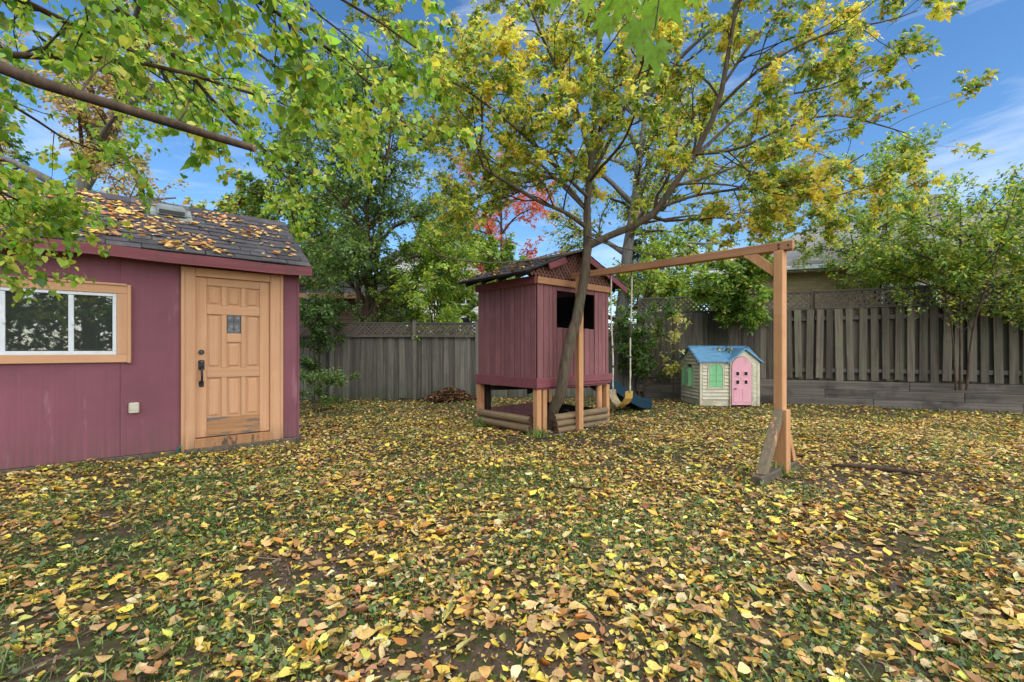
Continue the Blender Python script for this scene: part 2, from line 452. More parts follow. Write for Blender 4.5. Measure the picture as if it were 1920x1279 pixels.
m, nt, out = new_mat('soil')
tc = N(nt, 'ShaderNodeTexCoord')
n1 = N(nt, 'ShaderNodeTexNoise', Scale=1.1, Detail=6.0, Roughness=0.6); nt.links.new(tc.outputs['Object'], n1.inputs['Vector'])
n2 = N(nt, 'ShaderNodeTexNoise', Scale=38.0, Detail=8.0, Roughness=0.7); nt.links.new(tc.outputs['Object'], n2.inputs['Vector'])
n3 = N(nt, 'ShaderNodeTexNoise', Scale=9.0, Detail=6.0, Roughness=0.65); nt.links.new(tc.outputs['Object'], n3.inputs['Vector'])
c = mixc(nt, ramp(nt, n2.outputs[0], 0.35, 0.65), lin(68, 56, 45), lin(96, 82, 68))
c = mixc(nt, ramp(nt, n3.outputs[0], 0.46, 0.58), c, lin(62, 70, 34))
c = mixc(nt, ramp(nt, n1.outputs[0], 0.5, 0.7), c, lin(92, 79, 66))
b = N(nt, 'ShaderNodeBsdfPrincipled', Roughness=0.95)
b.inputs['Specular IOR Level'].default_value = 0.1
nt.links.new(c, b.inputs['Base Color'])
bn = N(nt, 'ShaderNodeBump', Strength=0.8, Distance=0.015); nt.links.new(n2.outputs[0], bn.inputs['Height']); nt.links.new(bn.outputs[0], b.inputs['Normal'])
nt.links.new(b.outputs[0], out.inputs[0])
MAT['soil'] = m

def sheet(x0, x1, y0, y1, nx, ny, zf):
    xs = np.linspace(x0, x1, nx); ys = np.linspace(y0, y1, ny)
    X, Y = np.meshgrid(xs, ys)
    V = np.stack([X.ravel(), Y.ravel(), zf(X, Y).ravel()], -1)
    i = np.arange((ny - 1) * (nx - 1)); r = i // (nx - 1); q = i % (nx - 1)
    a = r * nx + q
    return V, np.stack([a, a + 1, a + nx + 1, a + nx], -1)

# one sheet: fine in the yard, its outer ring stretched to the horizon
xs = np.concatenate([[-900, -200, -60, -25], np.linspace(-12, 13, 290), [25, 60, 200, 900]])
ys = np.concatenate([[-900, -200, -60, -20, -8], np.linspace(-2, 14, 230), [20, 60, 200, 900]])
Xg, Yg = np.meshgrid(xs, ys)
Zg = ground_z(Xg, Yg)
far = (Xg < -12) | (Xg > 13) | (Yg < -2) | (Yg > 14)
Zg[far] = -0.02
nx_, ny_ = len(xs), len(ys)
i_ = np.arange((ny_ - 1) * (nx_ - 1)); a_ = (i_ // (nx_ - 1)) * nx_ + i_ % (nx_ - 1)
lawn = link('lawn', np_mesh('lawn', np.stack([Xg.ravel(), Yg.ravel(), Zg.ravel()], -1), [np.stack([a_, a_ + 1, a_ + nx_ + 1, a_ + nx_], -1)], MAT['soil'], smooth=True))
tag(lawn, 'worn lawn of dark soil, grass and fallen yellow leaves', 'lawn', kind='structure')

# ------------------------------------------------------------------ leaves
def T_oval(w=0.26, fold=0.06, curl=0.0, wav=0.0):
    s = [(0, 0), (0.22, 1), (0.55, 0.92), (1, 0)]
    V = []
    def z(x, y): return fold * abs(y) / max(w, 1e-6) + curl * (x - 0.45) ** 2 * 2.2 + wav * math.sin(6 * x)
    V = [(0, 0, z(0, 0)), (0.3, 0, z(.3, 0)), (0.62, 0, z(.62, 0)), (1, 0, z(1, 0)),
         (0.2, w * .85, z(.2, w)), (0.5, w, z(.5, w)), (0.2, -w * .85, z(.2, w)), (0.5, -w, z(.5, w)), (.78, w * .55, z(.78, w * .5)), (.78, -w * .55, z(.78, w * .5))]
    F3 = [(0, 1, 4), (8, 2, 3), (0, 6, 1), (9, 3, 2)]
    F4 = [(1, 2, 5, 4), (1, 6, 7, 2)]
    F3 += [(2, 8, 5), (2, 7, 9)]
    return np.array(V, float), np.array(F3), np.array(F4)
def T_dia(w=0.28, fold=0.1):
    V = [(0, 0, 0), (0.42, w, fold), (1, 0, 0.02), (0.42, -w, fold)]
    return np.array(V, float), np.array([(0, 2, 1), (0, 3, 2)]), None
def T_trip(w=0.17):
    """three leaflets on one stalk"""
    Vs, F = [], []
    for k, (a, l) in enumerate(((0, .72), (0.95, .55), (-0.95, .55))):
        c, s = math.cos(a), math.sin(a); b = 4 * k
        x0 = .3 if k == 0 else .22
        for (x, y, z) in ((0, 0, 0), (.45, w / l, .05), (1, 0, -.05), (.45, -w / l, .05)):
            x *= l; y *= l
            Vs.append((x0 + c * x - s * y, s * x + c * y, z))
        F += [(b, b + 2, b + 1), (b, b + 3, b + 2)]
    return np.array(Vs, float), np.array(F), None
def T_star(drop=0.12):
    """palmate maple leaf"""
    o = []
    for a, r in ((180, .04), (140, .34), (112, .30), (80, .58), (62, .36), (48, .44), (38, .72), (24, .42), (12, .56), (0, 1.0)):
        o.append((a, r))
    o = o + [(-a, r) for a, r in reversed(o[1:-1])]
    V = [(0.3, 0, 0)] + [(0.3 + .7 * r * math.cos(math.radians(a)), .72 * r * math.sin(math.radians(a)), -drop * r * r + .05 * (k % 2)) for k, (a, r) in enumerate(o)]
    n = len(o)
    return np.array(V, float), np.array([(0, 1 + (k + 1) % n, 1 + k) for k in range(n)]), None
def T_heart(fold=0.08, curl=0.1):
    o = [(0.06, 0), (-.04, .22), (.12, .42), (.4, .44), (.7, .25), (.88, .08), (1, 0)]
    V = [(x, y, fold * abs(y) * 2 - curl * x * x) for x, y in o] + [(x, -y, fold * abs(y) * 2 - curl * x * x) for x, y in o[1:-1]] + [(.4, 0, -curl * .16), (.72, 0, -curl * .5)]
    n = len(o); c1 = len(V) - 2; c2 = c1 + 1
    F = [(0, c1, 1), (1, c1, 2), (2, c1, 3), (3, c1, 4), (4, c1, c2), (4, c2, 5), (5, c2, 6)]
    mir = lambda i: i if i in (0, 6, c1, c2) else i + n - 1
    F += [(mir(a), mir(c), mir(b)) for a, b, c in F]
    return np.array(V, float), np.array(F), None

TPL = {
    'ground': [T_oval(.27, .05, .22, .02), T_oval(.22, .14, -.25), T_oval(.30, .03, .1, .03), T_oval(.2, .22, .3), T_oval(.33, .08, -.1, .03)],
    'dia': [T_dia(.28, .1), T_dia(.22, .06), T_dia(.34, .12)],
    'oval': [T_oval(.27, .08, -.12), T_oval(.3, .06, .05)],
    'trip': [T_trip(.17), T_trip(.2)],
    'star': [T_star(.12), T_star(.02)],
    'heart': [T_heart(.08, .12), T_heart(.02, .25), T_heart(.16, .05)],
    'blade': [(np.array([(0, -.035, 0), (0, .035, 0), (.6, .02, .02), (1, 0, -.08), (.6, -.02, .02)], float), np.array([(0, 1, 2), (0, 2, 4), (4, 2, 3)]), None)],
}

def leaf_geo(pos, yaw, pitch, roll, size, tint, kind, rng, jit=0.0):
    """returns V, faces, colours for N leaves; leaf runs along +x, normal +z"""
    Nn = len(pos)
    tp = TPL[kind]; pick = rng.integers(0, len(tp), Nn)
    Vs, Fs, Cs, base = [], [], [], 0
    for k, (tv, t3, t4) in enumerate(tp):
        s = np.where(pick == k)[0]
        if len(s) == 0: continue
        cy, sy = np.cos(yaw[s]), np.sin(yaw[s]); cp, sp = np.cos(pitch[s]), np.sin(pitch[s]); cr, sr = np.cos(roll[s]), np.sin(roll[s])
        R = np.empty((len(s), 3, 3))
        # Rz(yaw) Ry(-pitch) Rx(roll)
        R[:, 0, 0] = cy * cp; R[:, 0, 1] = -cy * sp * sr - sy * cr; R[:, 0, 2] = -cy * sp * cr + sy * sr
        R[:, 1, 0] = sy * cp; R[:, 1, 1] = -sy * sp * sr + cy * cr; R[:, 1, 2] = -sy * sp * cr - cy * sr
        R[:, 2, 0] = sp; R[:, 2, 1] = cp * sr; R[:, 2, 2] = cp * cr
        L = np.repeat(tv[None], len(s), 0)
        L[:, :, 1] *= rng.uniform(.75, 1.2, (len(s), 1)); L[:, :, 2] *= rng.uniform(.3, 1.9, (len(s), 1))
        if jit: L = L + rng.normal(0, jit, L.shape)
        V = np.einsum('nij,nkj->nki', R, L * size[s][:, None, None]) + pos[s][:, None, :]
        nv = tv.shape[0]
        o = base + np.arange(len(s))[:, None, None] * nv
        if t3 is not None: Fs.append((t3[None] + o).reshape(-1, 3))
        if t4 is not None: Fs.append((t4[None] + o).reshape(-1, 4))
        Vs.append(V.reshape(-1, 3)); Cs.append(np.repeat(tint[s], nv, 0)); base += nv * len(s)
    return np.concatenate(Vs), Fs, np.concatenate(Cs)

def palette(n, cols, w, rng, var=0.22):
    cols = np.array([lin(*c)[:3] for c in cols]); w = np.array(w, float) / np.sum(w)
    c = cols[rng.choice(len(cols), n, p=w)]
    return np.clip(c * (1 + rng.normal(0, var, (n, 1))) * (1 + rng.normal(0, .06, (n, 3))), .004, .9)

def leaf_obj(name, parent, pos, yaw, pitch, roll, size, tint, kind, mat, rng, jit=0.0):
    V, Fs, C = leaf_geo(pos, yaw, pitch, roll, size, tint, kind, rng, jit)
    if parent is not None:
        V = V - np.array(parent.location)
    return link(name, np_mesh(name, V, Fs, mat, C), parent)

DRY = [(214, 184, 122), (204, 168, 104), (190, 142, 92), (226, 196, 78), (232, 206, 98), (194, 132, 60), (222, 210, 156), (150, 112, 74), (206, 172, 72), (184, 180, 84)]
DRYW = [18, 17, 12, 16, 10, 9, 7, 10, 14, 6]

def yard_points(n, y0, y1, rng, power=2.0):
    """points over the yard in front of the camera and a bit beyond the frame's sides"""
    u = rng.random(n)
    Y = (y0 ** power + u * (y1 ** power - y0 ** power)) ** (1 / power)
    X = rng.uniform(-1.3, 1.3, n) * Y + rng.normal(0, .3, n)
    return X, Y

def clear_of(X, Y):
    P = np.stack([X, Y], -1)
    s = loc2(P, SHED_O, SHED_A); ok = ~((s[:, 0] < 0.02) & (s[:, 1] > -0.03) & (s[:, 1] < 2.5))
    f = loc2(P, FR_O, FR_A); ok &= f[:, 1] < -0.02
    g = loc2(P, FB_O, FB_A); ok &= g[:, 1] < -0.03
    ok &= ~((X > 4.2) & (X < 5.6) & (Y > 10.3) & (Y < 11.4))
    return ok

def clumps(X, Y, seed=0.0):
    return (np.sin(2.1 * X + 1.3 * Y + seed) + np.sin(3.7 * Y - 2.2 * X + 2 * seed) + np.sin(5.9 * X + 4.7 * Y + seed * 3) + np.sin(9.1 * X - 8.3 * Y)) / 4

def scatter_leaves():
    rng = np.random.default_rng(21)
    specs = [(22000, 1.2, 4.6, 'ground', .048), (40000, 1.2, 5.0, 'dia', .02), (26000, 4.6, 8.5, 'ground', .047), (52000, 4.6, 8.5, 'dia', .042), (46000, 8.5, 12.6, 'dia', .05)]
    Vs, Fs, Cs, b = [], [], [], 0
    for n, y0, y1, kind, sz in specs:
        X, Y = yard_points(n, y0, y1, rng)
        soil = soil_patch(X, Y)
        left = np.clip((-X / Y - .25) * .8, 0, .22) * (Y < 5)
        keep = clear_of(X, Y) & (rng.random(n) > .6 * soil) & (rng.random(n) > .2 - .55 * clumps(X, Y) + left)
        X, Y = X[keep], Y[keep]; n = len(X)
        pos = np.stack([X, Y, ground_z(X, Y) + rng.exponential(.009, n) + .005], -1)
        size = sz * np.clip(rng.lognormal(0, .36, n), .3, 1.9)
        tint = palette(n, DRY, DRYW, rng, .2)
        far = np.clip((Y - 8.5) / 3, 0, 1)[:, None]
        mud = palette(n, [(150, 108, 70), (128, 92, 62), (170, 128, 74), (112, 100, 58)], [3, 3, 2, 2], rng)
        tint = np.where((rng.random(n) < .12 + .55 * far[:, 0])[:, None], mud, tint) * (1 - .12 * far)
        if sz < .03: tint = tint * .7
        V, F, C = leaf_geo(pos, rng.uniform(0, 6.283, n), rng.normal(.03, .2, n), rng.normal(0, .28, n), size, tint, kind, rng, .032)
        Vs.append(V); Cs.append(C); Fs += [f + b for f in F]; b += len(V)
    # crumbs of soil
    n = 60000; X, Y = yard_points(n, 1.2, 7, rng); k = clear_of(X, Y) & (rng.random(n) < .12 + soil_patch(X, Y)); X, Y = X[k], Y[k]; n = len(X)
    V, F, C = leaf_geo(np.stack([X, Y, ground_z(X, Y) + .003], -1), rng.uniform(0, 6.283, n), rng.normal(.3, .4, n), rng.normal(0, .6, n), .013 * rng.lognormal(0, .5, n),
                       palette(n, [(104, 88, 72), (84, 70, 58), (124, 108, 92)], [1, 1, 1], rng), 'dia', rng, .05)
    Vs.append(V); Cs.append(C); Fs += [f + b for f in F]; b += len(V)
    # bits of twig among them
    X, Y = yard_points(5200, 1.2, 9, rng); k = clear_of(X, Y); X, Y = X[k], Y[k]; n = len(X)
    V, F, C = leaf_geo(np.stack([X, Y, ground_z(X, Y) + .014], -1), rng.uniform(0, 6.283, n), rng.normal(.02, .1, n), rng.normal(0, .5, n), rng.uniform(.05, .2, n),
                       palette(n, [(110, 88, 66), (84, 66, 52), (150, 128, 96)], [3, 3, 2], rng), 'blade', rng, .01)
    Vs.append(V); Cs.append(C); Fs += [f + b for f in F]; b += len(V)
    # a scatter of maple leaves
    X, Y = yard_points(600, 1.6, 12, rng); k = clear_of(X, Y); X, Y = X[k], Y[k]; n = len(X)
    pos = np.stack([X, Y, ground_z(X, Y) + .035], -1)
    V, F, C = leaf_geo(pos, rng.uniform(0, 6.283, n), rng.normal(.05, .2, n), rng.normal(0, .2, n), rng.uniform(.065, .115, n),
                       palette(n, [(226, 196, 70), (206, 180, 130), (150, 160, 70), (200, 150, 70)], [4, 3, 2, 2], rng), 'star', rng, .02)
    Vs.append(V); Cs.append(C); Fs += [f + b for f in F]; b += len(V)
    o = link('fallen_leaves', np_mesh('fallen_leaves', np.concatenate(Vs), Fs, MAT['dry_leaf'], np.concatenate(Cs)))
    tag(o, 'carpet of fallen yellow, tan and brown leaves covering the yard', 'leaves', kind='stuff')
    # the nearest leaves singly, as pieces of the lawn
    mats = [leaf_mat('fallen_leaf_tone', .15, ramp_cols=[lin(*c) for c in ((206, 170, 118), (226, 190, 80), (190, 134, 92), (232, 204, 96), (178, 112, 60), (214, 198, 150), (200, 156, 60))])]
    meshes = []
    for k in range(6):
        tv, t3, t4 = TPL['ground'][k % 5] if k < 5 else TPL['star'][1]
        tv = tv + rng.normal(0, .03, tv.shape)
        meshes.append(np_mesh('fallen_leaf', tv, [f for f in (t3, t4) if f is not None], mats[0]))
    cnt = 0
    while cnt < 300:
        Y = rng.uniform(1.72, 2.75); X = rng.uniform(-1.12, 1.12) * Y
        if soil_patch(np.array([X]), np.array([Y]))[0] > .5 and rng.random() < .7: continue
        if rng.random() < np.clip(-X / Y - .2, 0, .5): continue
        star = rng.random() < .05
        s = float(rng.uniform(.075, .105)) if star else float(.06 * min(rng.lognormal(0, .3), 1.7))
        o = link('fallen_leaf', meshes[5 if star else rng.integers(0, 5)], lawn, (X, Y, float(ground_z(X, Y)) + .022 + rng.exponential(.01)),
                 (rng.normal(0, .35), rng.normal(0, .28), rng.uniform(0, 6.28)), (s, s, s))
        cnt += 1

def scatter_grass():
    rng = np.random.default_rng(22)
    G = [(102, 126, 50), (84, 110, 42), (126, 144, 60), (70, 96, 38), (146, 148, 72), (96, 128, 60)]
    Vs, Fs, Cs, b = [], [], [], 0
    for n, y0, y1, sz, kind in ((80000, 1.2, 5.0, .05, 'blade'), (80000, 1.2, 5.0, .025, 'dia'), (80000, 5.0, 12.4, .06, 'blade'), (90000, 4.8, 12.4, .034, 'dia')):
        X, Y = yard_points(n, y0, y1, rng)
        soil = soil_patch(X, Y)
        keep = clear_of(X, Y) & (rng.random(n) > 1.1 * soil) & (rng.random(n) < .4 + .75 * clumps(X, Y, 2.0))
        X, Y = X[keep], Y[keep]; n = len(X)
        pos = np.stack([X, Y, ground_z(X, Y) + (.0 if kind == 'blade' else .02)], -1)
        pitch = rng.normal(.75, .4, n) if kind == 'blade' else rng.normal(.15, .4, n)
        V, F, C = leaf_geo(pos, rng.uniform(0, 6.283, n), pitch, rng.normal(0, .4, n), sz * rng.lognormal(0, .35, n), palette(n, G, [3, 3, 2, 2, 1, 1], rng), kind, rng)
        Vs.append(V); Cs.append(C); Fs += [f + b for f in F]; b += len(V)
    o = link('grass', np_mesh('grass', np.concatenate(Vs), Fs, MAT['grass'], np.concatenate(Cs)))
    tag(o, 'thin green grass and clover growing between the fallen leaves', 'grass', kind='stuff')

scatter_leaves()
scatter_grass()

# ------------------------------------------------------------------ trees
def unit(a): return a / np.maximum(np.linalg.norm(a, axis=-1, keepdims=True), 1e-9)

def resample(pts, K):
    """smooth polyline through pts, K points"""
    p = np.asarray(pts, float)
    if len(p) > 2:
        q = [p[0]]
        e = np.vstack([2 * p[0] - p[1], p, 2 * p[-1] - p[-2]])
        for i in range(1, len(e) - 2):
            for t in (.25, .5, .75, 1.0):
                a, b, c, d = e[i - 1], e[i], e[i + 1], e[i + 2]
                q.append(.5 * ((2 * b) + (-a + c) * t + (2 * a - 5 * b + 4 * c - d) * t * t + (-a + 3 * b - 3 * c + d) * t ** 3))
        p = np.array(q)
    d = np.concatenate([[0], np.cumsum(np.linalg.norm(np.diff(p, axis=0), axis=1))])
    s = np.linspace(0, d[-1], K)
    return np.stack([np.interp(s, d, p[:, k]) for k in range(3)], -1)

def batch_tubes(P, R, sides):
    Nn, K, _ = P.shape
    T = np.empty_like(P); T[:, 1:-1] = P[:, 2:] - P[:, :-2]; T[:, 0] = P[:, 1] - P[:, 0]; T[:, -1] = P[:, -1] - P[:, -2]
    T = unit(T)
    ref = np.where(np.abs(T[:, :1, 2:3]) > .9, np.array([1., 0, 0]), np.array([0, 0, 1.]))
    A = unit(np.cross(T, np.broadcast_to(ref, T.shape))); B = np.cross(T, A)
    ang = np.arange(sides) * 2 * np.pi / sides
    V = P[:, :, None] + R[:, :, None, None] * (A[:, :, None] * np.cos(ang)[None, None, :, None] + B[:, :, None] * np.sin(ang)[None, None, :, None])
    n = np.arange(Nn)[:, None, None]; k = np.arange(K - 1)[None, :, None]; s = np.arange(sides)[None, None, :]
    a = n * K * sides + k * sides + s; b = n * K * sides + k * sides + (s + 1) % sides
    return V.reshape(-1, 3), np.stack([a, b, b + sides, a + sides], -1).reshape(-1, 4)

def spawn(P, R, rng, dens, length, ang=(35, 65), K=5, rr=.55, up=0.0, tmin=.15, jitter=.22, bend=0.0, rmin=.0015, bias=None, taper=.25, shrink=.5, keep=None):
    """children along polylines P"""
    Nn, Kp, _ = P.shape
    L = np.linalg.norm(np.diff(P, axis=1), axis=2).sum(1)
    cnt = np.maximum(rng.poisson(dens * L), 1)
    par = np.repeat(np.arange(Nn), cnt); n = len(par)
    t = tmin + (1 - tmin) * rng.random(n) ** .85
    f = t * (Kp - 1); i = np.minimum(f.astype(int), Kp - 2); w = (f - i)[:, None]
    p = P[par, i] * (1 - w) + P[par, i + 1] * w
    tan = unit(P[par, i + 1] - P[par, i]); r = R[par, i] * (1 - w[:, 0]) + R[par, i + 1] * w[:, 0]
    q = rng.normal(size=(n, 3)); q = unit(q - (q * tan).sum(1, keepdims=True) * tan)
    a = np.radians(rng.uniform(ang[0], ang[1], n))[:, None]
    d = np.cos(a) * tan + np.sin(a) * q
    d[:, 2] += up
    if bias is not None: d = d + np.asarray(bias)
    d = unit(d)
    ln = length * rng.uniform(.55, 1.35, n) * (1 - shrink * t)
    C = np.empty((n, K, 3)); C[:, 0] = p
    for k in range(1, K):
        d = d + rng.normal(0, jitter, (n, 3)); d[:, 2] += bend; d = unit(d)
        C[:, k] = C[:, k - 1] + d * (ln / (K - 1))[:, None]
    r0 = np.maximum(np.minimum(r * rr, ln * .035), rmin)
    Rr = r0[:, None] * np.linspace(1, taper, K)[None]
    if keep is not None:
        m = keep(C[:, -1]); C, Rr = C[m], Rr[m]
    return C, Rr

def twig_leaves(P, per_m, rng, tmin=.2, spread=.03):
    Nn, K, _ = P.shape
    L = np.linalg.norm(np.diff(P, axis=1), axis=2).sum(1)
    par = np.repeat(np.arange(Nn), rng.poisson(per_m * L + .6)); n = len(par)
    t = tmin + (1 - tmin) * rng.random(n); f = t * (K - 1); i = np.minimum(f.astype(int), K - 2); w = (f - i)[:, None]
    p = P[par, i] * (1 - w) + P[par, i + 1] * w
    tan = unit(P[par, i + 1] - P[par, i])
    return p + rng.normal(0, spread, (n, 3)), np.arctan2(tan[:, 1], tan[:, 0])

def make_tree(name, label, cat, limbs, levels, leaf, seed, bark='bark', trunk_n=1, group=None, keep=None, K0=14, leaf_levels=2, crown_name='crown'):
    """limbs: [(world points, r0, r1)]; the first trunk_n are the trunk, the others main boughs"""
    rng = np.random.default_rng(seed)
    base = np.array(limbs[0][0][0], float)
    root = thing(name, (base[0], base[1], base[2]), 0, label, cat, group)
    P0 = np.stack([resample(l[0], K0) for l in limbs])
    R0 = np.stack([np.linspace(l[1], l[2], K0) for l in limbs])
    R0 = R0 * (1 + rng.normal(0, .05, R0.shape))
    for k in range(trunk_n):        # root flare
        R0[k, 0] *= 1.2; R0[k, 1] *= 1.06
    P0j = P0.copy(); P0j[:, 1:-1] += rng.normal(0, 1, P0[:, 1:-1].shape) * R0[:, 1:-1, None] * .10
    V, F = batch_tubes(P0j[:trunk_n], R0[:trunk_n], 12)
    link('trunk', np_mesh('trunk', V - base, [F], MAT[bark], smooth=True), root)
    Vs, Fs, b = [], [], 0
    if len(limbs) > trunk_n:
        for k in range(trunk_n, len(limbs)):
            V, F = batch_tubes(P0j[k:k + 1], R0[k:k + 1], 9)
            link('limb', np_mesh('limb', V - base, [F], MAT[bark], smooth=True), root)
    src = [(P0, R0)]
    for li, lv in enumerate(levels):
        lv = dict(lv); frm = lv.pop('frm', None)
        P, R = src[-1]
        if li == 0 and lv.pop('skip_trunk', False): P, R = P[trunk_n:], R[trunk_n:]
        if li == 0 and frm is not None: P, R = P[frm:], R[frm:]
        C, Rr = spawn(P, R, rng, keep=keep, **lv)
        src.append((C, Rr))
        V, F = batch_tubes(C, Rr, 6 if li == 0 else (4 if li == 1 else 3))
        Vs.append(V); Fs.append(F + b); b += len(V)
    if Vs:
        o = link('branches', np_mesh('branches', np.concatenate(Vs) - base, Fs, MAT[leaf.get('twig', 'twig')], smooth=True), root); o['kind'] = 'stuff'
    ps, ys_ = [], []
    total = sum(np.linalg.norm(np.diff(C, axis=1), axis=2).sum() for C, _ in src[-leaf_levels:])
    leaf = dict(leaf); leaf['per_m'] = max(leaf['per_m'], leaf.get('max', 9000) * leaf.get('over', 1.12) / total)
    for C, _ in src[-leaf_levels:]:
        p, y = twig_leaves(C, leaf['per_m'], rng, spread=leaf.get('spread', .03)); ps.append(p); ys_.append(y)
    pos = np.concatenate(ps); yaw = np.concatenate(ys_)
    if keep is not None:
        m = keep(pos); pos, yaw = pos[m], yaw[m]
    n = len(pos)
    mx = leaf.get('max', 40000)
    if n > mx:
        s = rng.choice(n, mx, replace=False); pos, yaw = pos[s], yaw[s]; n = mx
    tint = palette(n, leaf['cols'], leaf['w'], rng, leaf.get('var', .25)) * leaf.get('gain', 1.3)
    if 'patch' in leaf:       # whole sprays that have turned
        cols2, thr = leaf['patch']
        cl = clumps(pos[:, 0] * 1.1 + pos[:, 2], pos[:, 1] + pos[:, 2] * .7, seed)
        m = cl > thr
        tint[m] = palette(int(m.sum()), cols2, [1] * len(cols2), rng, .2) * leaf.get('gain', 1.3)
    tint = np.clip(tint, .004, .85)
    size = leaf['size'] * rng.lognormal(0, .25, n)
    dr = leaf.get('droop', .5)
    cr = leaf_obj(crown_name, root, pos, yaw + rng.normal(0, 1.0, n), rng.normal(-dr, .4, n), rng.normal(0, .55, n), size, tint, leaf['kind'], MAT['leaf'], rng)
    cr['kind'] = 'stuff'
    print(name, 'leaves', n)
    return root, src

def pts(*a): return [at(*p) for p in a]

# ------------------------------------------------------------------ shed
def rz(a): return (0, 0, a)
UNIT = {}
def unit_box(matname, bevel=0.004, dims=(1, 1, 1)):
    """shared board mesh, origin at the centre of its base"""
    key = (matname, dims, bevel)
    if key not in UNIT:
        x, y, z = dims
        UNIT[key] = MB().box(-x / 2, x / 2, -y / 2, y / 2, 0, z).mesh('board', MAT[matname], bevel)
    return UNIT[key]

def build_shed():
    rng = random.Random(3)
    S = thing('garden_shed', (SHED_O[0], SHED_O[1], 0), SHED_A, 'maroon plywood garden shed with tan door and leaf-strewn shingle roof', 'shed')
    LEN, DEP, HW = 4.7, 2.45, 2.40
    # window and door holes, local x (0 = right-hand corner), z
    wx0, wx1, wz0, wz1 = -3.22, -1.955, 1.22, 1.915
    dx0, dx1, dz1 = -1.222, -0.358, 2.205
    th = 0.05
    # plywood front wall in sheets (seams between them)
    def panel(x0, x1, z0, z1):
        MB().box(x0 + .0012, x1 - .0012, 0, th, z0, z1).build('wall_panel', MAT['maroon_wall'], S, .0015)
    panel(-4.7, -3.25, .05, HW)
    panel(-3.25, wx1 + .03, .05, wz0 - .03); panel(-3.25, wx1 + .03, wz1 + .03, HW)
    panel(wx1 + .03, dx0 - .04, .05, HW)
    panel(dx0 - .04, dx1 + .04, dz1 + .04, HW)
    panel(dx1 + .04, 0, .05, HW)
    # end and back walls, gables
    for x0, x1 in ((-th, 0), (-LEN, -LEN + th)):
        MB().prism([(th + .001, .05), (DEP, .05), (DEP, HW), (DEP / 2 + .03, 3.27), (th + .001, HW)], 'x', x0, x1).build('end_wall', MAT['maroon_wall'], S)
    MB().box(-LEN, 0, DEP - th, DEP - .002, .05, HW).build('back_wall', MAT['maroon_wall'], S)
    MB().box(-LEN + .06, -.06, .06, DEP - .06, .02, .06).build('floor', MAT['interior'], S)
    MB().box(-LEN, .05, -.02, .04, -.05, .045).build('base_timber', MAT['old_timber'], S, .006)
    # corner board edge
    MB().box(-.022, .006, -.012, .03, .05, HW).build('corner_board', MAT['maroon_wall'], S, .002)
    # roof: deck, fascia, shingles
    EY, EZ, RY, RZ = -.19, 2.435, DEP / 2 + .03, 3.325
    x0, x1 = -LEN - .12, .12
    R = MB().prism([(EY, EZ), (RY, RZ), (DEP + .19, EZ), (DEP + .19, EZ - .03), (RY, RZ - .035), (EY, EZ - .03)], 'x', x0, x1).build('roof', MAT['dark_under'], S)
    sl = Vector((0, RY - EY, RZ - EZ)); L = sl.length; ang = math.atan2(sl.z, sl.y)
    rows, exp = 12, L / 12
    tab = .31
    base = MB()
    tabs = [MB().hexa([(-tab / 2 + .004, 0, .0), (tab / 2 - .004, 0, 0), (tab / 2 - .004, exp * 1.25, -.004), (-tab / 2 + .004, exp * 1.25, -.004),
                       (-tab / 2 + .004, 0, .012 + .004 * k), (tab / 2 - .004, 0, .012 + .003 * k), (tab / 2 - .004, exp * 1.25, .002), (-tab / 2 + .004, exp * 1.25, .002)]).mesh('shingle', MAT['shingle'], .002) for k in range(3)]
    for r in range(rows):
        d = r * exp - .02
        off = (r % 3) * tab / 3
        n = int((x1 - x0) / tab) + 1
        for k in range(n):
            xc = x1 - off - tab * (k + .5) + (0.0)
            if xc - tab / 2 < x0 - .02: continue
            link('shingle', tabs[rng.randrange(3)], R, (xc + rng.uniform(-.004, .004), EY + d * math.cos(ang) + 0.0, EZ + d * math.sin(ang) + .004 + rng.uniform(0, .004)),
                 (ang + rng.uniform(-.012, .016), rng.uniform(-.008, .008), rng.uniform(-.012, .012)))
        if off > 0:   # cut piece at the right-hand end
            MB().box(-off / 2 + .003, off / 2, 0, exp * 1.2, 0, .011).build('shingle', MAT['shingle'], R, .002, loc=(x1 - off / 2 + .002, EY + d * math.cos(ang), EZ + d * math.sin(ang) + .004), rot=(ang, 0, 0))
    # ridge caps
    for k in range(15):
        xc = x1 - .16 - k * .325
        link('ridge_cap', MB().hexa([(-.165, -.13, -.075), (.165, -.13, -.075), (.165, 0, .016), (-.165, 0, .016), (-.165, -.13, -.06), (.165, -.13, -.06), (.165, 0, .03), (-.165, 0, .034)]).mesh('ridge_cap', MAT['shingle'], .002) if k == 0 else bpy.data.meshes['ridge_cap'],
             R, (xc, RY, RZ + .012))
    # back slope covering
    MB().hexa([(x0, RY, RZ + .01), (x1, RY, RZ + .01), (x1, DEP + .2, EZ + .005), (x0, DEP + .2, EZ + .005), (x0, RY, RZ + .022), (x1, RY, RZ + .022), (x1, DEP + .2, EZ + .02), (x0, DEP + .2, EZ + .02)]).build('back_covering', MAT['shingle'], R)
    fm = MB()
    xs_ = [x0 + (x1 - x0) * k / 24 for k in range(25)]
    for a, b in zip(xs_[:-1], xs_[1:]):
        w = lambda x: .008 * math.sin(x * 2.3) + .005 * math.sin(x * 5.1)
        fm.hexa([(a, EY - .022, 2.30 + w(a)), (b, EY - .022, 2.30 + w(b)), (b, EY + .002, 2.30 + w(b)), (a, EY + .002, 2.30 + w(a)),
                 (a, EY - .022, EZ - .012 + w(a)), (b, EY - .022, EZ - .012 + w(b)), (b, EY + .002, EZ - .012 + w(b)), (a, EY + .002, EZ - .012 + w(a))])
    fm.build('fascia_board', MAT['maroon_trim'], S)
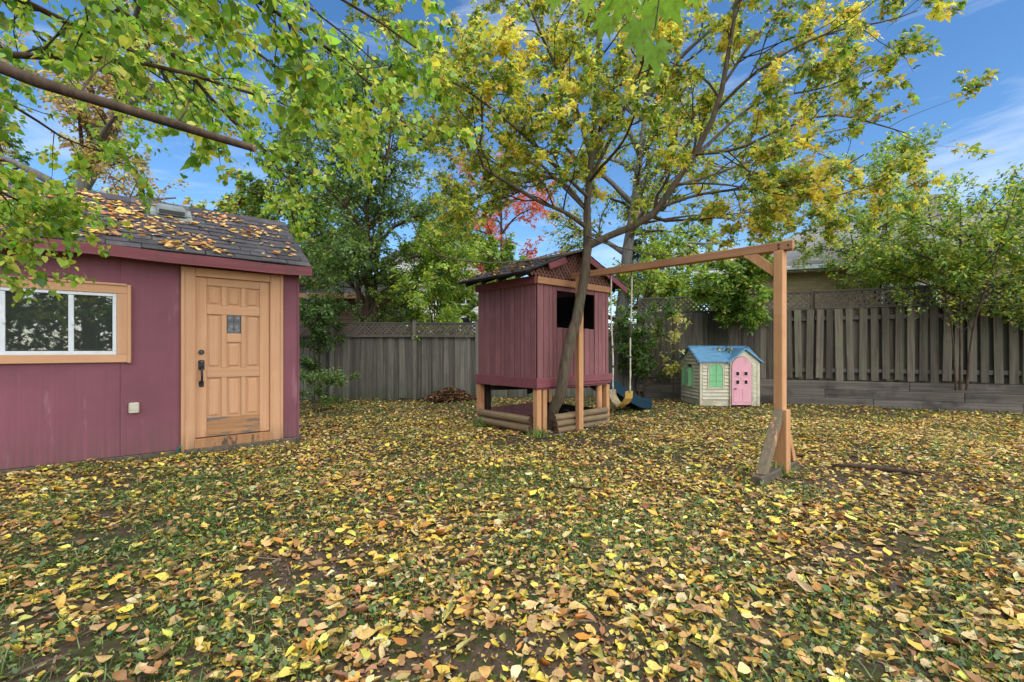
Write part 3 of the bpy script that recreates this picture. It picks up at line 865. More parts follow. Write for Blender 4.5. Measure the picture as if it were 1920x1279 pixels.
    MB().box(x0 + .02, x1 - .02, EY + .004, -.002, 2.335, 2.35).build('soffit', MAT['maroon_trim'], S)
    for sgn, ex in ((1, x1), (-1, x0)):
        MB().hexa([(ex - .024, EY, 2.30), (ex, EY, 2.30), (ex, RY, RZ - .14), (ex - .024, RY, RZ - .14), (ex - .024, EY, EZ - .034), (ex, EY, EZ - .034), (ex, RY, RZ - .036), (ex - .024, RY, RZ - .036)]).build('rake_board', MAT['maroon_trim'], S)
    # roof vent
    V = MB()
    vx, vd = -1.40, L * .80
    vy, vz = EY + vd * math.cos(ang), EZ + vd * math.sin(ang)
    V.hexa([(vx - .17, vy - .17, vz - .06), (vx + .17, vy - .17, vz - .06), (vx + .17, vy + .2, vz + .12), (vx - .17, vy + .2, vz + .12),
            (vx - .155, vy - .15, vz + .055), (vx + .155, vy - .15, vz + .055), (vx + .15, vy + .16, vz + .17), (vx - .15, vy + .16, vz + .17)])
    ve = V.build('roof_vent', MAT['vent_metal'], S, .012, seg=2)
    MB().box(vx - .14, vx + .14, vy - .176, vy - .166, vz - .035, vz + .012).build('louvre', MAT['black_iron'], ve)
    MB().hexa([(vx - .23, vy - .22, vz - .118), (vx + .23, vy - .22, vz - .118), (vx + .23, vy + .24, vz + .165), (vx - .23, vy + .24, vz + .165),
               (vx - .23, vy - .22, vz - .112), (vx + .23, vy - .22, vz - .112), (vx + .23, vy + .24, vz + .171), (vx - .23, vy + .24, vz + .171)]).build('flange', MAT['vent_metal'], ve)
    # door casing
    cw = .125
    MB().box(dx0 - cw, dx0 + .008, -.034, .0, .0, dz1 + .095).build('door_casing', MAT['tan_v'], S, .004)
    MB().box(dx1 - .008, dx1 + cw + .01, -.034, .0, .02, dz1 + .095).build('door_casing', MAT['tan_v'], S, .004)
    MB().box(dx0 + .010, dx1 - .010, -.034, .0, dz1 - .006, dz1 + .093).build('door_casing', MAT['tan_h'], S, .004)
    for a, b in ((dx0 - cw - .012, dx0 - cw + .028), (dx1 + cw - .018, dx1 + cw + .022)):
        MB().box(a, b, -.046, .0, .0, dz1 + .098).build('back_band', MAT['tan_v'], S, .006)
    MB().box(dx0 - .002, dx1 + .002, -.04, .06, .012, .16).build('door_sill', MAT['tan_sill'], S, .005)
    MB().box(dx0 - .1, dx1 + .3, -.09, -.035, -.02, .05).build('kick_timber', MAT['old_timber'], S, .006)
    # jambs
    MB().box(dx0 - .002, dx0 + .012, -.03, .09, .16, dz1).build('door_jamb', MAT['tan_v'], S)
    MB().box(dx1 - .012, dx1 + .002, -.03, .09, .16, dz1).build('door_jamb', MAT['tan_v'], S)
    MB().box(dx0 + .012, dx1 - .012, -.03, .09, dz1 - .012, dz1 + .002).build('door_jamb', MAT['tan_h'], S)
    # door leaf
    D0 = dx0 + .013
    wd = dx1 - .013 - D0
    D = MB().box(D0, D0 + wd, .030, .055, .170, dz1 - .014).build('door', MAT['tan_v'], S)
    cols = [(.118, .277), (.337, .499), (.552, .715)]
    zb, zt = .170, dz1 - .014
    y0, y1 = .008, .031
    dr = lambda n, a, b, c, d, mt='tan_v': MB().box(D0 + a, D0 + b, y0, y1, c, d).build(n, MAT[mt], D, .005)
    dr('stile', 0.0, cols[0][0], zb, zt); dr('stile', cols[2][1], wd, zb, zt)
    dr('rail', cols[0][0] + .0005, cols[2][1] - .0005, 2.087, zt, 'tan_h')
    dr('rail', cols[0][0] + .0005, cols[2][1] - .0005, 1.725, 1.836, 'tan_h')
    dr('rail', cols[0][0] + .0005, cols[2][1] - .0005, .918, 1.036, 'tan_h')
    dr('rail', cols[0][0] + .0005, cols[2][1] - .0005, zb, .408, 'tan_worn')
    for a, b in ((cols[0][1], cols[1][0]), (cols[1][1], cols[2][0])):
        for c, d in ((.4085, .9175), (1.0365, 1.7245), (1.8365, 2.0865)):
            dr('muntin', a, b, c, d)
    dr('rail', cols[1][0] + .0005, cols[1][1] - .0005, 1.373, 1.487, 'tan_h')
    def rp(c, z0, z1):
        a, b = D0 + cols[c][0] + .018, D0 + cols[c][1] - .018; z0 += .02; z1 -= .02
        MB().hexa([(a, .0305, z0), (b, .0305, z0), (b, .0305, z1), (a, .0305, z1), (a + .02, .018, z0 + .022), (b - .02, .018, z0 + .022), (b - .02, .018, z1 - .022), (a + .02, .018, z1 - .022)]).build('raised_panel', MAT['tan_v'], D)
    for c in range(3):
        rp(c, 1.836, 2.087); rp(c, .408, .918)
    rp(0, 1.036, 1.725); rp(2, 1.036, 1.725); rp(1, 1.036, 1.373)
    # stained glass light
    a, b = D0 + cols[1][0], D0 + cols[1][1]
    G = MB().box(a, b, .020, .0295, 1.4875, 1.7245).build('stained_glass', MAT['stained_dark'], D)
    tag(G, 'small dark leaded glass pane with pale flowers')
    gm = MB()
    def disc(cx, cz, rx, rz_, n=10, y=.0195):
        i = len(gm.v); gm.v += [(cx + rx * math.cos(6.2832 * k / n), y, cz + rz_ * math.sin(6.2832 * k / n)) for k in range(n)]; gm.f.append(tuple(range(i, i + n)))
    cx = (a + b) / 2
    for sx in (-1, 1):
        disc(cx + sx * .048, 1.69, .02, .018); disc(cx + sx * .028, 1.575, .026, .03); disc(cx + sx * .05, 1.53, .022, .02); disc(cx + sx * .02, 1.515, .018, .018)
    disc(cx, 1.615, .012, .028)
    gm.build('glass_flower', MAT['stained_pale'], G)
    lm = MB()
    lm.box(cx - .003, cx + .003, .012, .0192, 1.489, 1.723); lm.box(a, b, .012, .0191, 1.640, 1.646)
    for e0, e1 in ((a, a + .008), (b - .008, b)): lm.box(e0, e1, .012, .0190, 1.489, 1.723)
    lm.build('leading', MAT['black_iron'], G)
    # hardware
    hx = D0 + .062
    Hd = MB().box(hx - .032, hx + .032, -.006, .009, 1.02, 1.145).build('handle_set', MAT['black_iron'], D, .008, seg=2)
    MB().tube([(hx, -.004, 1.06), (hx, -.05, 1.03), (hx, -.062, .95), (hx, -.055, .88), (hx, -.004, .845)], [.011, .012, .014, .011, .010], 8).build('grip', MAT['black_iron'], Hd, smooth=True)
    MB().box(hx - .026, hx + .026, -.004, .009, .805, .885).build('lower_rose', MAT['black_iron'], Hd, .008, seg=2)
    MB().bar((hx, -.005, 1.11), (hx, -.045, 1.125), .022, .008).build('thumb_latch', MAT['vent_metal'], Hd, .002)
    DB = MB().prism([(hx + .032 * math.cos(k * math.pi / 4 + .39), 1.245 + .032 * math.sin(k * math.pi / 4 + .39)) for k in range(8)], 'y', -.014, .009).build('deadbolt', MAT['black_iron'], D, .004)
    MB().box(hx - .004, hx + .004, -.019, -.0135, 1.232, 1.258).build('keyhole', MAT['vent_metal'], DB)
    # window
    W = MB().box(wx0 - .0, wx1 + .0, -.02, .03, wz1 - .035, wz1).box(wx0, wx1, -.02, .03, wz0, wz0 + .04).box(wx0, wx0 + .035, -.0195, .03, wz0 + .04, wz1 - .035).box(wx1 - .035, wx1, -.0195, .03, wz0 + .04, wz1 - .035).build('window', MAT['white_vinyl'], S, .003)
    tag(W, 'three-light white vinyl slider window')
    m1, m2 = -2.332, -2.842
    for mx_ in (m1, m2):
        MB().box(mx_ - .022, mx_ + .022, -.012, .028, wz0 + .041, wz1 - .036).build('mullion', MAT['white_vinyl'], W, .003)
        MB().box(mx_ + .004, mx_ + .026, -.03, -.0125, 1.545, 1.60).build('latch', MAT['white_vinyl'], W, .005)
    for p0, p1, yy in ((wx0 + .035, m2 - .022, .012), (m2 + .022, m1 - .022, .004), (m1 + .022, wx1 - .035, .012)):
        MB().box(p0 + .001, p1 - .001, yy, yy + .004, wz0 + .041, wz1 - .036).build('pane', MAT['glass'], W)
    for a, b, c, d, mt in ((wx0 - .1, wx1 + .1, wz1, wz1 + .095, 'tan_h'), (wx0 - .1, wx1 + .1, wz0 - .09, wz0, 'tan_h')):
        MB().box(a, b, -.03, .0, c, d).build('window_casing', MAT[mt], W, .004)
    for a, b in ((wx0 - .1, wx0), (wx1, wx1 + .1)):
        MB().box(a, b, -.0298, .0, wz0 + .001, wz1 - .001).build('window_casing', MAT['tan_v'], W, .004)
    for a, b, c, d in ((wx1 + .092, wx1 + .128, wz0 - .1, wz1 + .105), (wx0 - .128, wx0 - .092, wz0 - .1, wz1 + .105)):
        MB().box(a, b, -.044, .0, c, d).build('window_moulding', MAT['tan_v'], W, .007)
    MB().box(wx0 - .091, wx1 + .091, -.043, .0, wz1 + .09, wz1 + .118).build('window_moulding', MAT['tan_h'], W, .006)
    # things faintly seen inside
    MB().box(-4.2, -1.4, 2.0, 2.35, .06, .9).box(-4.2, -1.4, 2.1, 2.38, 1.4, 1.44).build('shelf', MAT['interior'], S)
    # outlet cover
    ob = MB().box(-1.85, -1.755, -.042, -.0, .54, .66).build('outlet_cover', MAT['box_plastic'], S, .008, seg=2)
    MB().box(-1.842, -1.763, -.047, -.0415, .575, .648).build('cover_flap', MAT['box_plastic'], ob, .004)
    # leaves on the roof
    r2 = np.random.default_rng(5)
    n = 2300
    u = r2.random(n) ** .8; v = r2.random(n)
    X = x1 - .1 - u * 4.2 + 0; d = v * L * .97
    k = (np.sin(X * 4 + d * 3) + np.sin(X * 7.3 - d * 8) + np.sin(X * 13 + d * 11) > -.2 + np.clip(.9 + X * .42, -.7, 1.2) + r2.normal(0, .7, n)) 
    k &= ~((np.abs(X - vx) < .2) & (np.abs(d - vd) < .22))
    X, d = X[k], d[k]; n = len(X)
    c, s = math.cos(SHED_A), math.sin(SHED_A)
    yl, zl = EY + d * math.cos(ang), EZ + d * math.sin(ang) + .03
    pos = np.stack([SHED_O[0] + c * X - s * yl, SHED_O[1] + s * X + c * yl, zl + r2.exponential(.008, n)], -1)
    tint = palette(n, [(206, 160, 96), (222, 180, 80), (180, 116, 64), (214, 176, 120), (150, 96, 60)], [4, 3, 3, 3, 1], r2)
    # lie along the slope
    yaw = r2.uniform(-.5, .5, n) + SHED_A + np.where(r2.random(n) < .5, 0, math.pi)
    sgn = np.where(np.cos(yaw - SHED_A) > 0, 1, -1)
    o = leaf_obj('roof_leaves', None, pos, yaw, r2.normal(0, .15, n), sgn * ang + r2.normal(0, .25, n), .062 * r2.lognormal(0, .3, n), tint, 'ground', MAT['dry_leaf'], r2, .02)
    tag(o, 'dry yellow and orange leaves lying on the shed roof', 'leaves', kind='stuff')
build_shed()

hs = MB(); a = SHED_O + np.array([math.cos(SHED_A) * -1.40 + math.sin(SHED_A) * .06, math.sin(SHED_A) * -1.40 - math.cos(SHED_A) * .06])
hs.tube([(a[0], a[1], .0), (a[0] + .004, a[1], .05), (a[0] + .03, a[1] + .005, .085), (a[0] + .05, a[1] - .01, .11)], .011, 7)
tag(hs.build('hose_end', MAT['hose'], None, smooth=True), 'short end of green hose at the foot of the shed door', 'hose')

# ------------------------------------------------------------------ raised play hut
def build_tower():
    rng = random.Random(9)
    T = thing('play_hut', (TOW_O[0], TOW_O[1], 0), TOW_A, 'maroon raised play hut on posts with a lattice gable and shingle roof', 'play hut')
    W, D = 1.767, 1.43
    zb, zt = .84, 2.275
    th = .022
    def board(x, y, z0, z1, w, rot=0.0):
        h = z1 - z0
        b = MB().box(-w / 2 + .0055, w / 2 - .0055, -th / 2, th / 2, 0, h).mesh('siding_board', MAT['maroon_board'], .003)
        return link('siding_board', b, T, (x, y + 0, z0), (rng.uniform(-.003, .003), rng.uniform(-.002, .002), rot))
    wx0, wx1, wz0, wz1 = .437, 1.367, 1.62, 2.197
    # front wall (y=0) with its opening
    edges = [0, .13, .26, .345, .437]
    for a, b in zip(edges[:-1], edges[1:]): board((a + b) / 2, rng.uniform(-.004, .004), zb, zt, b - a)
    n = 7
    for k in range(n):
        a = wx0 + (wx1 - wx0) * k / n; b = wx0 + (wx1 - wx0) * (k + 1) / n
        board((a + b) / 2, rng.uniform(-.004, .004), zb, wz0 + rng.uniform(-.004, .004), b - a)
    MB().box(wx0, wx1, -.011, .011, wz1, zt).build('lintel', MAT['maroon_board'], T, .003)
    edges = [wx1, 1.47, 1.58, 1.68, W]
    for a, b in zip(edges[:-1], edges[1:]): board((a + b) / 2, rng.uniform(-.004, .004), zb, zt, b - a)
    MB().box(wx0 - .06, wx1 + .06, .012, .05, wz0 - .09, wz0 - .004).build('window_sill', MAT['dark_under'], T)
    # side walls
    for xs, s in ((0.0, 1), (W, -1)):
        e = [0.0]
        while e[-1] < D - .001: e.append(min(D, e[-1] + rng.choice([.13, .14, .15, .1])))
        if e[-1] - e[-2] < .05: e.pop(-2)
        for a, b in zip(e[:-1], e[1:]):
            if s == -1 and a > .35 and b < 1.1:
                board(xs, (a + b) / 2, 1.52, zt, b - a, math.pi / 2); continue            # low doorway to the slide
            o = board(xs + rng.uniform(-.003, .003), max((a + b) / 2, .0) + (.012 if a == 0 else 0), zb, zt, (b - a) - (.02 if a == 0 else 0), math.pi / 2)
    # back wall with a small opening
    e = [.012 + (W - .024) * k / 13 for k in range(14)]
    for a, b in zip(e[:-1], e[1:]):
        if .45 < (a + b) / 2 < 1.4:
            board((a + b) / 2, D, zb, 1.50, b - a); board((a + b) / 2, D, 1.83, zt, b - a)
        else: board((a + b) / 2, D, zb, zt, b - a)
    # unseen dark sheets, added to block light through the board gaps
    MB().box(.03, wx0 - .02, .016, .02, zb, zt).box(wx1 + .02, W - .03, .016, .02, zb, zt).box(wx0 - .02, wx1 + .02, .016, .02, zb, wz0 - .1).build('light_blocker', MAT['dark_under'], T)
    MB().box(.014, .018, .03, D - .03, zb, zt).build('light_blocker', MAT['dark_under'], T)
    MB().box(.03, W - .03, D - .02, D - .016, zb, 1.49).box(.03, W - .03, D - .02, D - .016, 1.84, zt).box(.03, .45, D - .02, D - .016, 1.4901, 1.8399).box(1.4, W - .03, D - .02, D - .016, 1.4901, 1.8399).build('light_blocker', MAT['dark_under'], T)
    MB().box(W - .018, W - .014, .03, D - .03, 1.53, zt).build('light_blocker', MAT['dark_under'], T)
    # floor
    for k in range(10):
        a = .015 + (W - .03) * k / 10
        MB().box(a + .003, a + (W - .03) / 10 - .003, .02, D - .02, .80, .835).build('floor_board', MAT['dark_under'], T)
    # skirt
    MB().box(-.045, -.013, -.04, D + .03, .69, .85).build('skirt_board', MAT['maroon_trim'], T, .004)
    MB().box(-.046, 1.79, -.05, -.02, .70, .845).build('skirt_board', MAT['maroon_trim'], T, .004)
    MB().box(-.03, 1.74, -.0195, .01, .665, .80).build('skirt_board', MAT['maroon_trim'], T, .004)
    MB().box(.9, 1.80, -.072, -.0505, .745, .86).build('skirt_board', MAT['maroon_trim'], T, .004)
    MB().box(W + .012, W + .04, -.02, D + .03, .69, .85).build('skirt_board', MAT['maroon_trim'], T, .004)
    MB().box(-.02, W + .02, D + .012, D + .04, .69, .85).build('skirt_board', MAT['maroon_trim'], T, .004)
    # header
    MB().box(-.03, W + .03, -.055, -.013, 2.268, 2.372).build('header_beam', MAT['post_wood_x'], T, .005)
    MB().box(-.06, -.0125, -.012, D + .02, 2.262, 2.385).build('header_beam', MAT['maroon_trim'], T, .005)
    MB().box(W + .0125, W + .05, -.012, D + .02, 2.262, 2.385).build('header_beam', MAT['maroon_trim'], T, .005)
    # legs and added inner corner posts
    def leg(x, y, w, d, z0, z1, mt='post_wood', rot=0.0):
        MB().box(-w / 2, w / 2, -d / 2, d / 2, z0, z1).build('leg', MAT[mt], T, .006, loc=(x, y, 0), rot=(0, 0, rot))
    leg(.035, .03, .095, .095, -.05, .66 + .03); leg(.165, .03, .085, .09, -.05, .665)
    leg(.03, D - .02, .1, .1, -.05, .69); leg(W - .03, .02, .09, .09, -.05, .665); leg(W - .03, D - .03, .09, .09, -.05, .69)
    leg(.155, D - .06, .09, .09, -.05, .8, 'dark_under')
    MB().tube([(W - .20, .05, -.05), (W - .20, .05, .3), (W - .20, .05, .67)], [.06, .058, .056], 12).build('leg', MAT['post_wood'], T, smooth=True)
    for cx_, cy_ in ((.06, .06), (W - .06, .06), (.06, D - .06), (W - .06, D - .06)):  # unseen inner posts, added to close light leaks at the corners
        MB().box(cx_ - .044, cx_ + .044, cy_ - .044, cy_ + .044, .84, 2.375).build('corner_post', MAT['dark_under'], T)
    # inner frame of the sand pit
    MB().box(.1, W - .1, D - .04, D - .01, .02, .26).build('sandpit_board', MAT['maroon_board'], T, .004)
    MB().box(W - .12, W - .08, .1, D - .06, .02, .24).build('sandpit_board', MAT['dark_under'], T, .004)
    MB().bar((.1, D - .2, .62), (W - .2, .3, .64), .03, .08).build('joist', MAT['dark_under'], T)
    MB().bar((.1, .3, .62), (W - .2, D - .3, .64), .03, .08).build('joist', MAT['dark_under'], T)
    # roof
    AP = W / 2; AZ = 2.865; ov = .36; EZ = 2.375
    RF = None
    y0, y1 = -.13, D + .10
    for s in (-1, 1):
        ex = AP + s * (AP + ov)
        p = [(AP, y0, AZ), (ex, y0, EZ), (ex, y1, EZ), (AP, y1, AZ)]
        up_ = .022
        h = [(q[0], q[1], q[2] - .0) for q in p] + [(q[0], q[1], q[2] + up_) for q in p]
        o = MB().hexa(h).build('roof', MAT['dark_under'], T)
        rows = 8
        for r in range(rows):
            f0 = r / rows; f1 = min(1.0, (r + 1.3) / rows)
            L = []
            for ff, lift in ((f0, .014), (f1, .004)):
                L.append((ex + (AP - ex) * ff - (s * -.015 if r == 0 else 0), EZ + (AZ - EZ) * ff + up_ + .002 + lift))
            yy = y0 - .02; k = 0
            while yy < y1:
                st = .2 if (k or r % 2) else .3; ye = min(yy + .3 if (k or r % 2 == 0) else yy + .15, y1 + .02)
                j = rng.uniform(-.004, .006)
                q0, q1 = L
                MB().hexa([(q0[0], yy + .003, q0[1] - .014), (q0[0], ye - .003, q0[1] - .014), (q1[0], ye - .003, q1[1] - .01), (q1[0], yy + .003, q1[1] - .01),
                           (q0[0], yy + .003, q0[1] + j), (q0[0], ye - .003, q0[1] + rng.uniform(-.003, .006)), (q1[0], ye - .003, q1[1]), (q1[0], yy + .003, q1[1])]).build('shingle', MAT['shingle'], o)
                yy = ye; k += 1
        # rake boards on the gable
        if s == -1:
            a = Vector((AP - .62, y0 - .012, 0)); 
        for f0, f1 in (((0.02, .46),) if s == -1 else ((0.0, .98),)):
            q = lambda f: Vector((ex + (AP - ex) * f, y0 - .014, EZ + (AZ - EZ) * f - .045))
            MB().bar(q(f0 + (.36 if s == -1 else 0)), q(f1 + (.22 if s == -1 else 0)), .02, .095, (0, 0, 1)).build('rake_board', MAT['maroon_trim'], T, .004)
        # rafter tails
        for k in range(4):
            yy = .1 + k * (D - .2) / 3
            MB().bar((ex + (AP - ex) * .02, yy, EZ - .03), (ex + (AP - ex) * .4, yy, EZ - .03 + (AZ - EZ) * .38), .035, .06).build('rafter', MAT['dark_under'], T)
    # torn felt hanging at the gable
    MB().hexa([(AP - .03, y0 - .03, 2.72), (AP + .07, y0 - .035, 2.74), (AP + .05, y0 - .01, 2.58), (AP + .0, y0 - .01, 2.52), (AP - .02, y0 - .04, 2.85), (AP + .05, y0 - .045, 2.86), (AP + .052, y0 - .012, 2.86), (AP - .01, y0 - .012, 2.86)]).build('torn_felt', MAT['rubber'], T)
    MB().box(-.3, W + .3, y0 + .02, y0 + .05, 2.36, 2.372)
    # lattice gable: strips both ways, cut to the triangle
    bx0, bx1, bz0, bz1 = -.26, W + .26, 2.385, AZ - .03
    def zlim(x): return min(bz1, EZ - .03 + (AZ - EZ) * (1 - abs(x - AP) / (AP + ov)))
    ub = MB().box(-.5, .5, -.5, .5, -.5, .5).mesh('lattice_strip', MAT['lattice_red'])
    for sg, yy in ((1, -.028), (-1, -.036)):
        k = -1.0
        while k < W + 1.0:
            best = []
            for i in range(41):
                f = i / 40; z = bz0 + f * (bz1 - bz0); x = k + sg * (z - bz0) * .8
                if bx0 < x < bx1 and z < zlim(x): best.append((x, z))
            if len(best) > 3:
                (xa, za), (xb, zb_) = best[0], best[-1]
                l = math.hypot(xb - xa, zb_ - za)
                link('lattice_strip', ub, T, ((xa + xb) / 2, yy, (za + zb_) / 2), (0, -math.atan2(zb_ - za, xb - xa), 0), (l, .007, .034))
            k += .078
    MB().prism([(bx0, bz0), (bx1, bz0), (AP, bz1)], 'y', -.018, -.012).build('gable_backing', MAT['dark_under'], T)
    return T
hut = build_tower()

def hut_roof_leaves():
    r2 = np.random.default_rng(15); n = 220
    W = 1.767; s = np.where(r2.random(n) < .75, -1, 1); f = r2.random(n) ** 1.5; y = r2.uniform(-.05, 1.45, n)
    x = W / 2 + s * (W / 2 + .36) * (1 - f); z = 2.375 + .49 * f + .05
    c, q = math.cos(TOW_A), math.sin(TOW_A)
    pos = np.stack([TOW_O[0] + c * x - q * y, TOW_O[1] + q * x + c * y, z], -1)
    o = leaf_obj('hut_roof_leaves', None, pos, r2.uniform(0, 6.28, n), r2.normal(0, .3, n), r2.normal(0, .4, n), .06 * r2.lognormal(0, .3, n), palette(n, [(190, 150, 90), (206, 170, 80), (140, 100, 66), (110, 84, 60)], [3, 2, 3, 2], r2), 'ground', MAT['dry_leaf'], r2, .03)
    tag(o, 'scattered dry leaves lying on the roof of the play hut', 'leaves', kind='stuff')
hut_roof_leaves()

def loc_to_world(o, a, x, y, z):
    c, s = math.cos(a), math.sin(a)
    return np.array([o[0] + c * x - s * y, o[1] + s * x + c * y, z])

# half-log edging of the sandpit: logs are things that lie there, piled on each other
def logs():
    rng = random.Random(4)
    def lg(p, q, r, lab):
        p = np.array(p); q = np.array(q)
        root = thing('landscape_log', (*loc_to_world(TOW_O, TOW_A, *((p + q) / 2))[:2], 0), TOW_A + math.atan2(q[1] - p[1], q[0] - p[0]), lab, 'log', 'logs edging the sandpit under the hut')
        L = np.linalg.norm(q - p)
        MB().tube([(-L / 2 + L * k / 6, rng.uniform(-.004, .004), p[2] + (q[2] - p[2]) * k / 6 + rng.uniform(-.003, .003)) for k in range(7)], [r] * 7, 12, cap=False).build('round_side', MAT['log'], root, smooth=True)
        for sx in (-1, 1):
            e = MB(); z = p[2] if sx < 0 else q[2]
            e.v = [(sx * L / 2, r * math.cos(k * math.pi / 6), z + r * math.sin(k * math.pi / 6)) for k in range(12)]; e.f = [tuple(range(12))]
            e.build('cut_end', MAT['log_end'], root)
    lg((.26, -.15, .045), (1.52, -.15, .045), .05, 'lowest of three round logs across the front of the hut')
    lg((.24, -.148, .145), (1.53, -.148, .145), .05, 'middle of three round logs across the front of the hut')
    lg((.22, -.135, .245), (1.54, -.13, .245), .052, 'topmost of three round logs across the front of the hut, dark rotten end')
    lg((-.03, .1, .075), (-.03, 1.36, .075), .065, 'lower of two round logs along the left side of the hut')
    lg((-.03, .1, .2), (-.03, 1.36, .2), .062, 'upper of two round logs along the left side of the hut')
logs()

# ------------------------------------------------------------------ slide
def build_slide():
    o = loc_to_world(TOW_O, TOW_A, 1.81, .72, 0)
    S = thing('slide', o, TOW_A + .02, 'dark teal plastic slide coming down from the right side of the hut', 'slide')
    # profile along local x
    xs_ = [0, .25, .6, 1.0, 1.4, 1.75, 2.0, 2.2]; zs = [.86, .83, .66, .47, .28, .16, .11, .10]
    w = .24
    m_ = MB()
    for side in (-1, 1):
        b = MB()
        for i in range(len(xs_) - 1):
            y0, y1 = side * w, side * (w + .03)
            b.hexa([(xs_[i], y0, zs[i] - .10), (xs_[i + 1], y0, zs[i + 1] - .10), (xs_[i + 1], y1, zs[i + 1] - .10), (xs_[i], y1, zs[i] - .10),
                    (xs_[i], y0, zs[i] + .12), (xs_[i + 1], y0, zs[i + 1] + .12), (xs_[i + 1], y1, zs[i + 1] + .12), (xs_[i], y1, zs[i] + .12)])
        b.build('side_wall', MAT['slide'], S)
    b = MB()
    for i in range(len(xs_) - 1):
        b.hexa([(xs_[i], -w, zs[i] - .02), (xs_[i + 1], -w, zs[i + 1] - .02), (xs_[i + 1], w, zs[i + 1] - .02), (xs_[i], w, zs[i] - .02),
                (xs_[i], -w, zs[i]), (xs_[i + 1], -w, zs[i + 1]), (xs_[i + 1], w, zs[i + 1]), (xs_[i], w, zs[i])])
    b.build('chute', MAT['slide'], S)
    MB().box(2.17, 2.20, -.27, .27, -.01, .17).build('foot_lip', MAT['slide'], S, .01)
build_slide()

